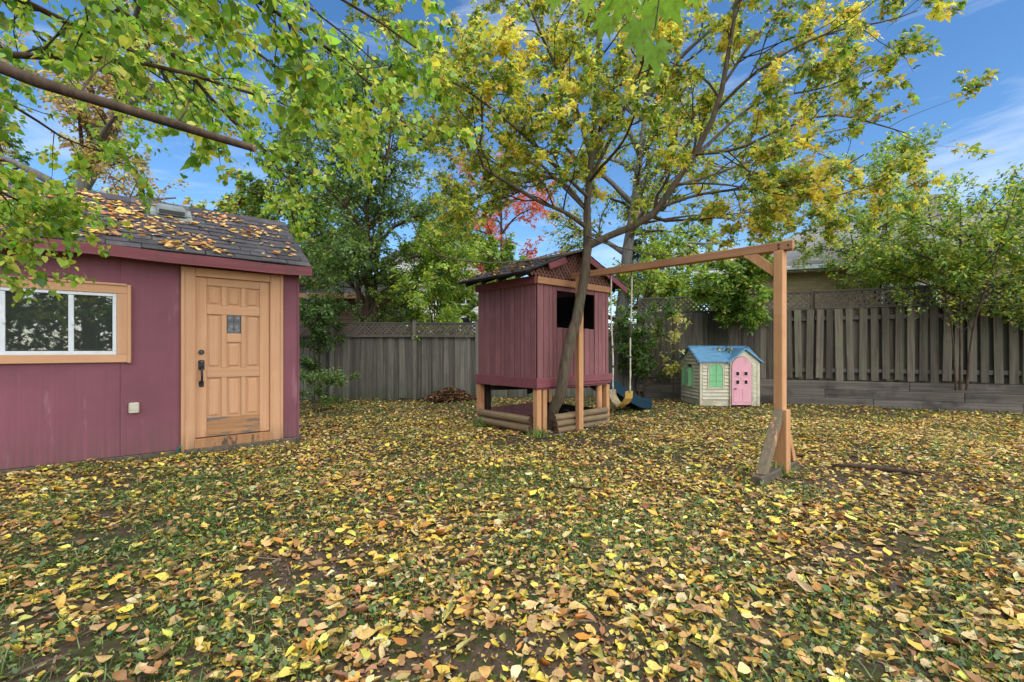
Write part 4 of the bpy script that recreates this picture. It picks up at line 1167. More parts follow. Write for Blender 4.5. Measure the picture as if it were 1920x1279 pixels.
# ------------------------------------------------------------------ swing frame
BA = np.array([0.90, 7.45]); BB = np.array([2.74, 4.70])
def build_swing():
    d = BB - BA; L = float(np.linalg.norm(d)); a = math.atan2(d[1], d[0])
    F = thing('swing_set', (BB[0], BB[1], 0), a, 'wooden swing beam on one tall post with A-shaped foot', 'swing set')
    # local: x along the beam towards the viewer's right, post at 0
    zt0, zt1 = 2.50, 2.372      # top of beam at hut / at post
    hb = .09
    MB().hexa([(-L - .1, -.022, zt0 - hb), (.13, -.022, zt1 - hb), (.13, .022, zt1 - hb), (-L - .1, .022, zt0 - hb), (-L - .1, -.022, zt0), (.13, -.022, zt1), (.13, .022, zt1), (-L - .1, .022, zt0)]).build('beam', MAT['post_wood_x'], F, .004)
    MB().hexa([(-L - .1, .0225, zt0 - hb - .004), (.10, .0225, zt1 - hb - .004), (.10, .062, zt1 - hb - .004), (-L - .1, .062, zt0 - hb - .004), (-L - .1, .0225, zt0 - .004), (.10, .0225, zt1 - .004), (.10, .062, zt1 - .004), (-L - .1, .062, zt0 - .004)]).build('beam', MAT['post_wood_x'], F, .004)
    MB().box(-.045, .045, -.045, .045, .09, 2.283).build('post', MAT['post_wood'], F, .005)
    MB().prism([(-.047, 2.02), (-.047, 2.13), (-.22, 2.292), (-.37, 2.300), (-.37, 2.285)], 'y', -.02, .02).build('knee_brace', MAT['post_wood'], F, .004)
    # foot timber and its two braces, skewed to the beam
    fr = (0, 0, math.radians(8))
    MB().box(-.05, .05, -.62, .40, -.02, .092).build('foot_timber', MAT['old_timber'], F, .008, rot=fr)
    MB().prism([(-.05, .56), (-.05, .68), (-.53, .096), (-.43, .096)], 'x', -.043, .043).build('foot_brace', MAT['post_worn'], F, .004, rot=fr)
    MB().prism([(.05, .56), (.05, .66), (.36, .096), (.27, .096)], 'x', -.045, .045).build('foot_brace', MAT['post_wood'], F, .004, rot=fr)
    MB().box(.046, .082, -.043, .047, .03, .67).build('side_cleat', MAT['post_wood'], F, .004)
    for q_ in (.285, .405):
        xx = -L + q_ * L; zz = zt0 + (zt1 - zt0) * q_ - hb
        MB().tube([(xx, .0, zz + .004), (xx, .0, zz - .035), (xx + .012, 0, zz - .05), (xx, 0, zz - .062)], .006, 6).build('eye_bolt', MAT['black_iron'], F, smooth=True)
    for zz in (2.31, 2.345):
        MB().tube([(0, -.036, zz), (0, -.021, zz)], .009, 6).build('bolt', MAT['black_iron'], F)
    # support at the hut end
    MB().box(-L + .24, -L + .33, -.047, .047, -.03, zt0 - hb - .006).build('post', MAT['post_wood'], F, .005)
    for k, xx in enumerate((.09,)):
        MB().tube([(xx, -.026, zt1 - .045), (xx, -.02, zt1 - .045)], .009, 8).build('bolt', MAT['black_iron'], F)
    # swing
    q0, q1 = .285, .405
    p0, p1 = BA + (BB - BA) * q0, BA + (BB - BA) * q1
    mid = (p0 + p1) / 2
    Sw = thing('swing', (mid[0], mid[1], .49), a, 'folded sling swing with yellow end hanging on two white ropes', 'swing')
    half = float(np.linalg.norm(p1 - p0)) / 2
    zb = lambda q: (zt0 + (zt1 - zt0) * q) - hb - .49
    for s, q in ((-1, q0), (1, q1)):
        bx = half * .78 * s
        pts_ = [(bx + (half * s - bx) * t + .006 * math.sin(9 * t + s), .012 + .004 * math.sin(7 * t), .19 + (zb(q) - .19) * t) for t in [i / 24 for i in range(25)]]
        rp = MB().tube(pts_, [.011 + .0025 * math.sin(i * 2.1) for i in range(25)], 7).build('rope', MAT['rope'], Sw, smooth=True)
        for kk in ((5, 9) if s < 0 else (7, 12)):
            p = pts_[kk]
            MB().tube([(p[0], p[1], p[2] - .018), (p[0], p[1], p[2]), (p[0], p[1], p[2] + .018)], [.010, .018, .010], 8).build('knot', MAT['rope_dark'], rp, smooth=True)
        if s > 0:
            MB().tube([pts_[11], pts_[12], pts_[13], pts_[14]], .0155, 7).build('wrap', MAT['rope_dark'], rp, smooth=True)
        st = MB()
        prof = [(bx * 1.02, .2), (bx * .98, .12), (bx * .55, .035), (.0, -.01)]
        for (xa, za), (xb, zb_) in zip(prof[:-1], prof[1:]):
            st.hexa([(xa, -.075, za - .012), (xb, -.075, zb_ - .012), (xb, .075, zb_ - .012), (xa, .075, za - .012), (xa, -.075, za + .012), (xb, -.075, zb_ + .012), (xb, .075, zb_ + .012), (xa, .075, za + .012)])
        tag(st.build('seat_half', MAT['seat_grey' if s < 0 else 'seat_yellow'], Sw), 'faded grey half of the sling seat' if s < 0 else 'yellow half of the sling seat')
build_swing()

# ------------------------------------------------------------------ plastic playhouse
def arch_pts(cx, w, z0, zs, n=10):
    """outline of an arched opening: flat bottom, round top"""
    p = [(cx - w / 2, z0), (cx + w / 2, z0)]
    for k in range(n + 1):
        a = math.pi * k / n
        p.append((cx + w / 2 * math.cos(a), zs + w / 2 * math.sin(a)))
    return p

def build_playhouse():
    H = thing('playhouse', (4.22, 10.31, 0), math.radians(2.5), 'cream plastic playhouse with blue roof, pink door and green shutters', 'playhouse')
    W, D, EZ = 1.31, 1.02, 1.02
    RZ_ = 1.36
    def arch_wall(name, ax, pos0, pos1, u0, u1, z1, cx, w, hz0, zs):
        """wall with an arched hole; u runs along the wall"""
        b = MB(); n = 10
        def q(pts2): b.prism(pts2, ax, pos0, pos1)
        q([(u0, 0), (u1, 0), (u1, hz0), (u0, hz0)]); q([(u0, hz0 + .0005), (cx - w / 2, hz0 + .0005), (cx - w / 2, z1), (u0, z1)]); q([(cx + w / 2, hz0 + .0005), (u1, hz0 + .0005), (u1, z1), (cx + w / 2, z1)])
        for k in range(n):
            a0, a1 = math.pi * k / n, math.pi * (k + 1) / n
            xa, xb = cx + w / 2 * math.cos(a0), cx + w / 2 * math.cos(a1)
            q([(xb, zs + w / 2 * math.sin(a1)), (xa, zs + w / 2 * math.sin(a0)), (xa, z1), (xb, z1)])
        return b.build(name, MAT['cream'], H)
    fx, fw = .355, .30     # front window
    arch_wall('front_wall', 'y', .0, .035, 0.0, .68, EZ, fx, fw, .43, .81)
    arch_wall('side_wall', 'x', .0, .035, .036, D, EZ, .50, .30, .42, .80)
    MB().box(W - .035, W, .036, D, 0, EZ).build('side_wall', MAT['cream'], H)
    MB().box(0.036, W - .036, D - .035, D, 0, EZ).build('back_wall', MAT['cream'], H)
    MB().prism([(.036, EZ), (D, EZ), (D / 2, RZ_ - .05)], 'x', .0, .035).build('gable', MAT['cream'], H)
    MB().prism([(.036, EZ), (D, EZ), (D / 2, RZ_ - .05)], 'x', W - .035, W).build('gable', MAT['cream'], H)
    # clapboards
    def clap(ax, side, segs, z):
        for u0, u1 in segs:
            b = MB()
            if ax == 'y': b.hexa([(u0, -.026, z), (u1, -.026, z), (u1, 0.0, z), (u0, 0, z), (u0, -.001, z + .064), (u1, -.001, z + .064), (u1, 0, z + .064), (u0, 0, z + .064)])
            else: b.hexa([(-.026, u0, z), (0, u0, z), (0, u1, z), (-.026, u1, z), (-.001, u0, z + .064), (0, u0, z + .064), (0, u1, z + .064), (-.001, u1, z + .064)])
            b.build('clapboard', MAT['cream'], H)
    z = .16
    while z < EZ - .05:
        inwin = .36 < z + .04 < .95
        clap('y', 0, [(.05, fx - fw / 2 - .05), (fx + fw / 2 + .05, .655)] if inwin else [(.05, .655)], z)
        clap('x', 0, [(.06, .50 - .21), (.50 + .21, D - .04)] if inwin else [(.06, D - .04)], z)
        z += .078
    while z < RZ_ - .1:
        hw = (RZ_ - .09 - z) / (RZ_ - EZ) * D / 2 - .03
        clap('x', 0, [(D / 2 - hw, D / 2 + hw)], z); z += .078
    # corner posts
    for x, y in ((-.012, -.012), (-.012, D - .05)):
        MB().box(x, x + .062, y, y + .062, 0, EZ + .0).build('corner_post', MAT['cream'], H, .008)
    # front shutters closed
    def half_arch(sx, cx, w, z0, zs):
        p = [(cx + sx * .003, z0), (cx + sx * w / 2, z0)]
        for k in range(0, 7):
            a = math.pi / 2 * k / 6
            p.append((cx + sx * max(w / 2 * math.cos(a), .003), zs + w / 2 * math.sin(a)))
        return p
    for sx in (-1, 1):
        sh = MB().prism(half_arch(sx, fx, fw, .435, .81), 'y', -.022, -.004).build('shutter', MAT['mint'], H, .004)
        g = MB()
        for zz in (.56, .70):
            a, b2 = (fx - fw / 2 + .008, fx - .006) if sx < 0 else (fx + .006, fx + fw / 2 - .008)
            g.box(a, b2, -.0245, -.0215, zz, zz + .006)
        g.build('groove', MAT['black_iron'] if False else flat('mint_dark', lin(74, 140, 92)), sh)
    # frames (raised cream arch)
    def arch_frame(name, cx, w, z0, zs, place):
        b = MB(); n = 12; t = .028
        ps = [(cx - w / 2, z0), (cx - w / 2, zs)] + [(cx - w / 2 * math.cos(math.pi * k / n), zs + w / 2 * math.sin(math.pi * k / n)) for k in range(1, n)] + [(cx + w / 2, zs), (cx + w / 2, z0)]
        c0 = (cx, zs)
        def outp(p):
            if p[1] <= zs + 1e-6: return (p[0] + (t if p[0] > cx else -t), p[1])
            v = (p[0] - cx, p[1] - zs); l = math.hypot(*v); return (cx + v[0] * (l + t) / l, zs + v[1] * (l + t) / l)
        for p, q in zip(ps[:-1], ps[1:]):
            o1, o2 = outp(p), outp(q)
            b.hexa([place(*p, 0), place(*q, 0), place(*o2, 0), place(*o1, 0), place(*p, 1), place(*q, 1), place(*o2, 1), place(*o1, 1)])
        a0 = (cx - w / 2 - .045, z0 - .035); a1 = (cx + w / 2 + .045, z0)
        b.hexa([place(a0[0], a0[1], 0), place(a1[0], a0[1], 0), place(a1[0], a1[1], 0), place(a0[0], a1[1], 0), place(a0[0], a0[1], 1.5), place(a1[0], a0[1], 1.5), place(a1[0], a1[1], 1.5), place(a0[0], a1[1], 1.5)])
        b.build(name, MAT['cream'], H)
    arch_frame('window_frame', fx, fw + .012, .43, .81, lambda u, z, d: (u, -.024 * d - .001, z))
    arch_frame('window_frame', .50, .30, .42, .80, lambda u, z, d: (-.022 * d - .001, u, z))
    # side shutters swung open
    for yy, s in ((.50 - .16, -1), (.50 + .16, 1)):
        MB().box(-.13, -.024, yy - .008 + s * .01, yy + .008 + s * .01, .43, .86).build('shutter', MAT['mint'], H, .004)
    # door bay with its own gable
    bx0, bx1, by = .66, 1.33, -.055
    cxd = .915
    dw = .46
    D_apex = 1.29
    MB().box(bx0, cxd - dw / 2 - .003, by, .036, 0, .98).build('door_bay', MAT['cream'], H, .006)
    MB().box(cxd + dw / 2 + .003, bx1, by, .036, 0, .98).build('door_bay', MAT['cream'], H, .006)
    for k in range(9):
        MB().box(cxd + dw / 2 + .03, bx1 - .07, by - .010, by - .0005, .1 + k * .095, .18 + k * .095).build('clapboard', MAT['cream'], H, .004)
    MB().box(bx1 - .06, bx1 + .004, by - .014, by + .0, 0, .97).build('corner_post', MAT['cream'], H, .005)
    gb = MB(); n = 12; zs = .89
    for k in range(n):
        a0, a1 = math.pi * k / n, math.pi * (k + 1) / n
        xa, xb = cxd + dw / 2 * math.cos(a0), cxd + dw / 2 * math.cos(a1)
        top = lambda x: D_apex - .025 - abs(x - (bx0 + bx1) / 2) / ((bx1 - bx0) / 2) * .26
        gb.prism([(xb, zs + dw / 2 * math.sin(a1)), (xa, zs + dw / 2 * math.sin(a0)), (xa, top(xa)), (xb, top(xb))], 'y', by + .004, .03)
    for xa, xb in ((bx0, cxd - dw / 2), (cxd + dw / 2, bx1)):
        gb.prism([(xa, .981), (xb, .981), (xb, max(top(xb), .985)), (xa, max(top(xa), .985))], 'y', by + .004, .03)
    gb.build('door_gable', MAT['cream'], H)
    dp = arch_pts(cxd, dw - .01, .03, .885)
    DR = MB().prism(dp, 'y', by - .012, by + .02).build('door', MAT['pink'], H, .006)
    for ix in (-1, 1):
        for iz in (0, 1):
            cx, cz = cxd + ix * .095, .735 - iz * .19
            MB().box(cx - .055, cx + .055, by - .020, by - .0115, cz - .06, cz + .06).build('window_trim', MAT['pale_pink'], DR, .003)
            MB().box(cx - .036, cx + .036, by - .022, by - .0195, cz - .04, cz + .04).build('window_pane', MAT['stained_dark'], DR)
        MB().box(cxd + ix * .1 - .085, cxd + ix * .1 + .085, by - .017, by - .0115, .09, .40).build('door_panel', MAT['pink'], DR, .006)
    MB().tube([(cxd - .16, by - .012, .40), (cxd - .16, by - .045, .40), (cxd - .13, by - .05, .40)], .013, 8).build('knob', flat('knob_dark', lin(90, 50, 56)), DR, smooth=True)
    # roof
    ov = .075
    for s in (-1, 1):
        yE = D / 2 + s * (D / 2 + ov); zE = EZ - .01
        rows = 5
        xe = W + ov if s > 0 else bx0 - .02       # the front slope stops at the door gable
        R = MB().hexa([(-ov, D / 2, RZ_ - .03), (xe, D / 2, RZ_ - .03), (xe, yE, zE - .03), (-ov, yE, zE - .03), (-ov, D / 2, RZ_), (xe, D / 2, RZ_), (xe, yE, zE), (-ov, yE, zE)]).build('roof', MAT['blue_roof'], H, .008)
        if s < 0:
            f = .22; ym, zm = yE + (D / 2 - yE) * f, zE + (RZ_ - zE) * f
            MB().hexa([(xe + .001, D / 2, RZ_ - .03), (W + ov, D / 2, RZ_ - .03), (W + ov, ym, zm - .03), (xe + .001, ym, zm - .03), (xe + .001, D / 2, RZ_), (W + ov, D / 2, RZ_), (W + ov, ym, zm), (xe + .001, ym, zm)]).build('roof', MAT['blue_roof'], H, .008)
        for r in range(rows):
            f0, f1 = r / rows, (r + 1) / rows
            ya, za = yE + (D / 2 - yE) * f0, zE + (RZ_ - zE) * f0
            yb, zb_ = yE + (D / 2 - yE) * f1, zE + (RZ_ - zE) * f1
            MB().hexa([(-ov + .012, ya, za), (xe - .012, ya, za), (xe - .012, yb, zb_), (-ov + .012, yb, zb_), (-ov + .012, ya, za + .026), (xe - .012, ya, za + .026), (xe - .012, yb, zb_ + .004), (-ov + .012, yb, zb_ + .004)]).build('roof_course', MAT['blue_roof'], R, .003)
    # door gable roof
    ap = (bx0 + bx1) / 2
    for s in (-1, 1):
        ex = ap + s * ((bx1 - bx0) / 2 + .07)
        MB().hexa([(ap, by - .05, D_apex - .02), (ex, by - .05, .955), (ex, .20, .955), (ap, .44, D_apex - .02), (ap, by - .05, D_apex + .025), (ex, by - .05, 1.0), (ex, .20, 1.0), (ap, .44, D_apex + .025)]).build('dormer_roof', MAT['blue_roof'], H, .006)
    rr = np.random.default_rng(3)
    n = 22
    X = np.concatenate([rr.normal(.85, .07, 12), rr.normal(.62, .06, 6), rr.uniform(.1, 1.1, 4)]); f = np.concatenate([rr.normal(.55, .12, 12), rr.normal(.7, .06, 6), rr.random(4)])
    pos = np.stack([4.22 + X, 10.31 - .075 + f * .585 + X * .043, EZ + .03 + f * .35], -1)
    o = leaf_obj('playhouse_leaves', None, pos, rr.uniform(0, 6.28, n), rr.normal(.2, .4, n), rr.normal(.4, .3, n), rr.uniform(.06, .11, n), palette(n, [(190, 170, 80), (120, 110, 70), (80, 74, 50), (130, 140, 80)], [2, 2, 2, 1], rr), 'ground', MAT['dry_leaf'], rr)
    tag(o, 'small clump of dead leaves on the blue playhouse roof', 'leaves', kind='stuff')
build_playhouse()

# ------------------------------------------------------------------ fences
def lattice(F, x0, x1, z0, z1, sp, y, mat='lattice', width=.038):
    ub = MB().box(-.5, .5, -.5, .5, -.5, .5).mesh('lattice_strip', MAT[mat])
    h = z1 - z0
    for sg, yy in ((1, y), (-1, y + .008)):
        k = x0 - h
        while k < x1 + h:
            xa, za, xb, zb = (k, z0, k + h, z1) if sg > 0 else (k, z1, k + h, z0)
            # clip to x range
            def clip(xa, za, xb, zb):
                if xb <= x0 or xa >= x1: return None
                if xa < x0: za += (zb - za) * (x0 - xa) / (xb - xa); xa = x0
                if xb > x1: zb = za + (zb - za) * (x1 - xa) / (xb - xa); xb = x1
                return xa, za, xb, zb
            c = clip(xa, za, xb, zb)
            if c:
                xa, za, xb, zb = c; l = math.hypot(xb - xa, zb - za)
                if l > .06: link('lattice_strip', ub, F, ((xa + xb) / 2, yy, (za + zb) / 2), (0, -math.atan2(zb - za, xb - xa), 0), (l, .007, width))
            k += sp

def build_back_fence():
    rng = random.Random(12)
    F = thing('back_fence', (FB_O[0], FB_O[1], 0), FB_A, 'weathered grey board fence with lattice top behind the hut', 'fence')
    L = 10.3
    x = 0.0
    shapes = {}
    bi = 0
    while x < L:
        bi += 1
        w = rng.choice([.125, .135, .14, .145])
        key = w
        if key not in shapes: shapes[key] = MB().box(-w / 2 - .005, w / 2 + .005, -.009, .009, 0, 1.58).mesh('fence_board', MAT['fence'], .003)
        link('fence_board', shapes[key], F, (x + w / 2, (.0, .022)[bi % 2] + rng.uniform(-.001, .001), .02 + rng.uniform(-.03, .02)), (rng.uniform(-.003, .003), rng.uniform(-.007, .007), rng.uniform(-.01, .01)))
        x += w + rng.choice([.001, .003, .006])
    px = [.35, 2.75, 4.95 - .66, 6.0 - .3 + .0, 7.9, 10.2]
    px = [.5, 2.1, 4.14, 5.72, 7.9, 10.2]
    for p in px:
        q = MB().box(p - .045, p + .045, -.115, -.028, -.05, 2.0).build('fence_post', MAT['fence'], F, .005)
        MB().box(p - .055, p + .055, -.125, -.018, 2.001, 2.025).build('post_cap', MAT['fence_x'], q, .004)
    for a, b in zip(px[:-1], px[1:]):
        for z0, z1, y0, y1 in ((1.585, 1.635, -.07, -.02), (1.925, 1.965, -.06, -.02)):
            MB().box(a + .047, b - .047, y0, y1, z0, z1).build('rail', MAT['fence_x'], F, .004)
        lattice(F, a + .047, b - .047, 1.636, 1.924, .10, -.045)
    for z in (.35, 1.3):
        MB().box(0, L, .036, .074, z, z + .085).build('rail', MAT['fence_x'], F, .004)
build_back_fence()

def build_right_fence():
    rng = random.Random(13)
    F = thing('side_fence', (FR_O[0], FR_O[1], 0), FR_A, 'dark board-on-board fence with lattice top above the timber wall', 'fence')
    L = 9.6
    sh = {}
    def brd(x, y, w, z0, z1, tilt):
        k = (round(w, 3),)
        if k not in sh: sh[k] = MB().box(-w / 2, w / 2, -.01, .01, 0, 1.66).mesh('fence_board', MAT['fence_dark'], .003)
        link('fence_board', sh[k], F, (x, y, z0), (rng.uniform(-.008, .008), tilt, rng.uniform(-.05, .05)), (1, 1, (z1 - z0) / 1.66))
    x = .05
    while x < L:
        w = rng.choice([.13, .14, .15])
        if x < 3.4:
            brd(x + w / 2, .10 + rng.uniform(-.004, .004), w - .004, .56 + rng.uniform(-.02, .01), 2.21, rng.uniform(-.006, .006)); x += w
        else:
            g = rng.uniform(.05, .09)
            brd(x + w / 2, .10, w, .575 + rng.uniform(-.02, .05), 2.21 - rng.uniform(0, .02), rng.uniform(-.018, .018))
            brd(x + w + g / 2, .20, .17, .57, 2.2, rng.uniform(-.008, .008)); x += w + g
    x = .2
    while x < 3.4:
        brd(x, .20, .15, .56, 2.2, rng.uniform(-.01, .01)); x += .145
    px = [.04, 2.0, 4.0, 6.0, 8.0, 9.6]
    for p in px:
        MB().box(p - .045, p + .045, .225, .31, .3, 2.68).build('fence_post', MAT['fence_dark'], F, .005)
    for a, b in zip(px[:-1], px[1:]):
        for z0, z1 in ((.75, .84), (1.95, 2.04)):
            MB().box(a + .02, b - .02, .114, .186, z0, z1).build('rail', MAT['fence_x'], F, .004)
        MB().box(a + .03, b - .03, .10, .18, 2.212, 2.25).build('rail', MAT['fence_x'], F, .004)
        MB().box(a + .03, b - .03, .12, .17, 2.60, 2.64).build('rail', MAT['fence_x'], F, .004)
        lattice(F, a + .03, b - .03, 2.25, 2.60, .125, .135)
build_right_fence()

def build_retaining():
    rng = random.Random(14)
    Wl = thing('retaining_wall', (FR_O[0], FR_O[1], 0), FR_A, 'low grey timber retaining wall under the right-hand fence', 'wall')
    for r in range(3):
        x = .2 - r * .9
        while x < 9.7:
            l = 2.44
            a, b = max(x, 0), min(x + l, 9.7)
            if b - a > .1:
                MB().box(-(b - a) / 2 + .003, (b - a) / 2 - .003, -.07, .07, 0, .188).build('timber', MAT['timber'], Wl, .008, loc=((a + b) / 2, rng.uniform(-.008, .008) + .01 * r, -.01 + r * .19), rot=(0, rng.uniform(-.002, .002), rng.uniform(-.003, .003)))
            x += l
build_retaining()
# raised ground behind the timber wall
c_, s_ = math.cos(FR_A), math.sin(FR_A)
q = [loc_to_world(FR_O, FR_A, a, b, 0)[:2] for a, b in ((-.3, .08), (14, .08), (14, 40), (-.3, 40))]
tb = MB().hexa([(*p, -.3) for p in q] + [(*p, .54) for p in q])
tag(tb.build('neighbour_ground', MAT['soil'], None), 'raised soil behind the timber retaining wall', 'ground', kind='structure')

# ------------------------------------------------------------------ neighbouring houses
m, nt, out = new_mat('brickwork')
tc = N(nt, 'ShaderNodeTexCoord'); mp = N(nt, 'ShaderNodeMapping')
mp.inputs['Rotation'].default_value = (math.radians(90), 0, 0)
nt.links.new(tc.outputs['Object'], mp.inputs[0])
bk = nt.nodes.new('ShaderNodeTexBrick')
bk.inputs['Color1'].default_value = lin(190, 168, 116); bk.inputs['Color2'].default_value = lin(164, 142, 96); bk.inputs['Mortar'].default_value = lin(150, 140, 118)
bk.inputs['Scale'].default_value = 1.0; bk.inputs['Brick Width'].default_value = .22; bk.inputs['Row Height'].default_value = .075; bk.inputs['Mortar Size'].default_value = .008
nt.links.new(mp.outputs[0], bk.inputs['Vector'])
b = N(nt, 'ShaderNodeBsdfPrincipled', Roughness=.9); nt.links.new(bk.outputs[0], b.inputs['Base Color'])
bn = N(nt, 'ShaderNodeBump', Strength=.6, Distance=.01); nt.links.new(bk.outputs['Fac'], bn.inputs['Height']); bn.invert = True; nt.links.new(bn.outputs[0], b.inputs['Normal'])
nt.links.new(b.outputs[0], out.inputs[0])
MAT['brickwork'] = m

def window(parent, x0, x1, z0, z1, y, mat='white_vinyl'):
    w = MB().box(x0, x1, y - .05, y, z0, z0 + .07).box(x0, x1, y - .05, y, z1 - .07, z1).box(x0, x0 + .07, y - .0498, y, z0 + .07, z1 - .07).box(x1 - .07, x1, y - .0498, y, z0 + .07, z1 - .07).box((x0 + x1) / 2 - .03, (x0 + x1) / 2 + .03, y - .045, y, z0 + .07, z1 - .07).build('window', MAT[mat], parent)
    MB().box(x0 + .07, x1 - .07, y - .03, y - .02, z0 + .07, z1 - .07).build('pane', MAT['stained_dark'], w)
    return w

def brick_house():
    o = at(1330, 655, 13.9)
    B = thing('brick_bungalow', (o[0], o[1], .5), FR_A, 'yellow brick bungalow with grey roof beyond the right-hand fence', 'house')
    L, D = 12.5, 8.0
    MB().box(0, L, 0, D, 0, 3.05).build('wall', MAT['brickwork'], B)
    for k in range(3):
        window(B, 4.2 + 2.8 * k, 5.4 + 2.8 * k, 1.2, 2.5, -.001)
    R = MB().add([(-.4, -.4, 3.05), (L + .4, -.4, 3.05), (L + .4, D + .4, 3.05), (-.4, D + .4, 3.05), (3.6, D / 2, 5.15), (L - 3.6, D / 2, 5.15)],
                 [(0, 1, 5, 4), (1, 2, 5), (2, 3, 4, 5), (3, 0, 4), (3, 2, 1, 0)]).build('roof', MAT['roof_grey'], B)
    # shingle courses catching the light
    for k in range(1, 15):
        f = k / 15
        xa, xb = -.4 + 4.0 * f, L + .4 - 4.0 * f
        MB().bar((xa + .05, -.4 + (D / 2 + .4) * f, 3.05 + 2.1 * f + .006), (xb - .05, -.4 + (D / 2 + .4) * f, 3.05 + 2.1 * f + .006), .28, .012, (0, -.47, .88)).build('shingle_course', MAT['roof_grey'], R)
    g = MB().box(-.46, L + .46, -.52, -.402, 2.96, 3.07).build('gutter', MAT['gutter'], B, .012)
    MB().box(-.4, L + .4, -.4, 0, 2.93, 2.95).build('soffit', MAT['gutter'], B)
    MB().tube([(.3, -.08, 0), (.3, -.08, 2.6), (.3, -.4, 2.94)], .045, 8).build('downpipe', MAT['gutter'], B)
    C = MB().box(6.0, 6.7, 3.4, 4.1, 4.0, 5.55).build('chimney', MAT['stone'], R, .01)
    MB().box(5.93, 6.77, 3.33, 4.17, 5.551, 5.64).build('chimney_cap', MAT['stone'], C, .01)
brick_house()

def garage():
    o = at(560, 655, 15.2)
    G = thing('brown_garage', (o[0] - .4, o[1], 0), .05, 'low brown wooden outbuilding behind the back fence', 'outbuilding')
    L = 3.2; D = 4
    MB().box(0, L, .02, D, 0, 3.0).build('wall', MAT['siding_brown'], G)
    for k in range(16):
        MB().box(.0, L, -.012, .018, .05 + k * .185, .22 + k * .185).build('siding_board', MAT['siding_brown'], G, .004)
    R = MB().hexa([(-.25, -.4, 3.0), (L + .25, -.4, 3.0), (L + .25, D / 2, 4.0), (-.25, D / 2, 4.0), (-.25, -.4, 3.08), (L + .25, -.4, 3.08), (L + .25, D / 2, 4.08), (-.25, D / 2, 4.08)]).build('roof', MAT['shingle'], G)
    MB().hexa([(-.25, D + .4, 3.0), (L + .25, D + .4, 3.0), (L + .25, D / 2, 4.0), (-.25, D / 2, 4.0), (-.25, D + .4, 3.08), (L + .25, D + .4, 3.08), (L + .25, D / 2 + .01, 4.08), (-.25, D / 2 + .01, 4.08)]).build('roof', MAT['shingle'], G)
    MB().box(-.25, L + .25, -.43, -.402, 2.93, 3.09).build('fascia_board', MAT['tan_h'], G)
garage()

def white_house():
    o = at(722, 655, 24)
    B = thing('pale_house', (o[0], o[1], 0), .04, 'pale two-storey house with dark windows far behind the back fence', 'house')
    L, D = 5.2, 8
    MB().box(0, L, .03, D, 0, 5.6).build('wall', MAT['siding_white'], B)
    for k in range(30):
        MB().hexa([(0, -.012, .05 + k * .185), (L, -.012, .05 + k * .185), (L, .03, .05 + k * .185), (0, .03, .05 + k * .185), (0, .018, .23 + k * .185), (L, .018, .23 + k * .185), (L, .03, .23 + k * .185), (0, .03, .23 + k * .185)]).build('siding_board', MAT['siding_white'], B)
    for x0, x1, z0, z1 in ((.5, 1.6, 3.6, 4.8), (2.1, 3.2, 3.6, 4.8), (3.7, 4.7, 3.6, 4.8), (.6, 1.8, 1.0, 2.3), (3.2, 4.6, .9, 3.0)):
        window(B, x0, x1, z0, z1, -.013)
    R = MB().prism([(-.4, 5.6), (L / 2, 7.6), (L + .4, 5.6), (L + .4, 5.5), (L / 2, 7.45), (-.4, 5.5)], 'y', -.4, D + .4).build('roof', MAT['roof_grey'], B)
    MB().prism([(0, 5.6), (L / 2, 7.4), (L, 5.6)], 'y', .02, .1).build('gable', MAT['siding_white'], B)
white_house()

# ------------------------------------------------------------------ vegetation
YG = [(214, 200, 66), (166, 172, 54), (116, 142, 48), (84, 112, 40), (232, 200, 66), (132, 132, 46), (190, 148, 66)]
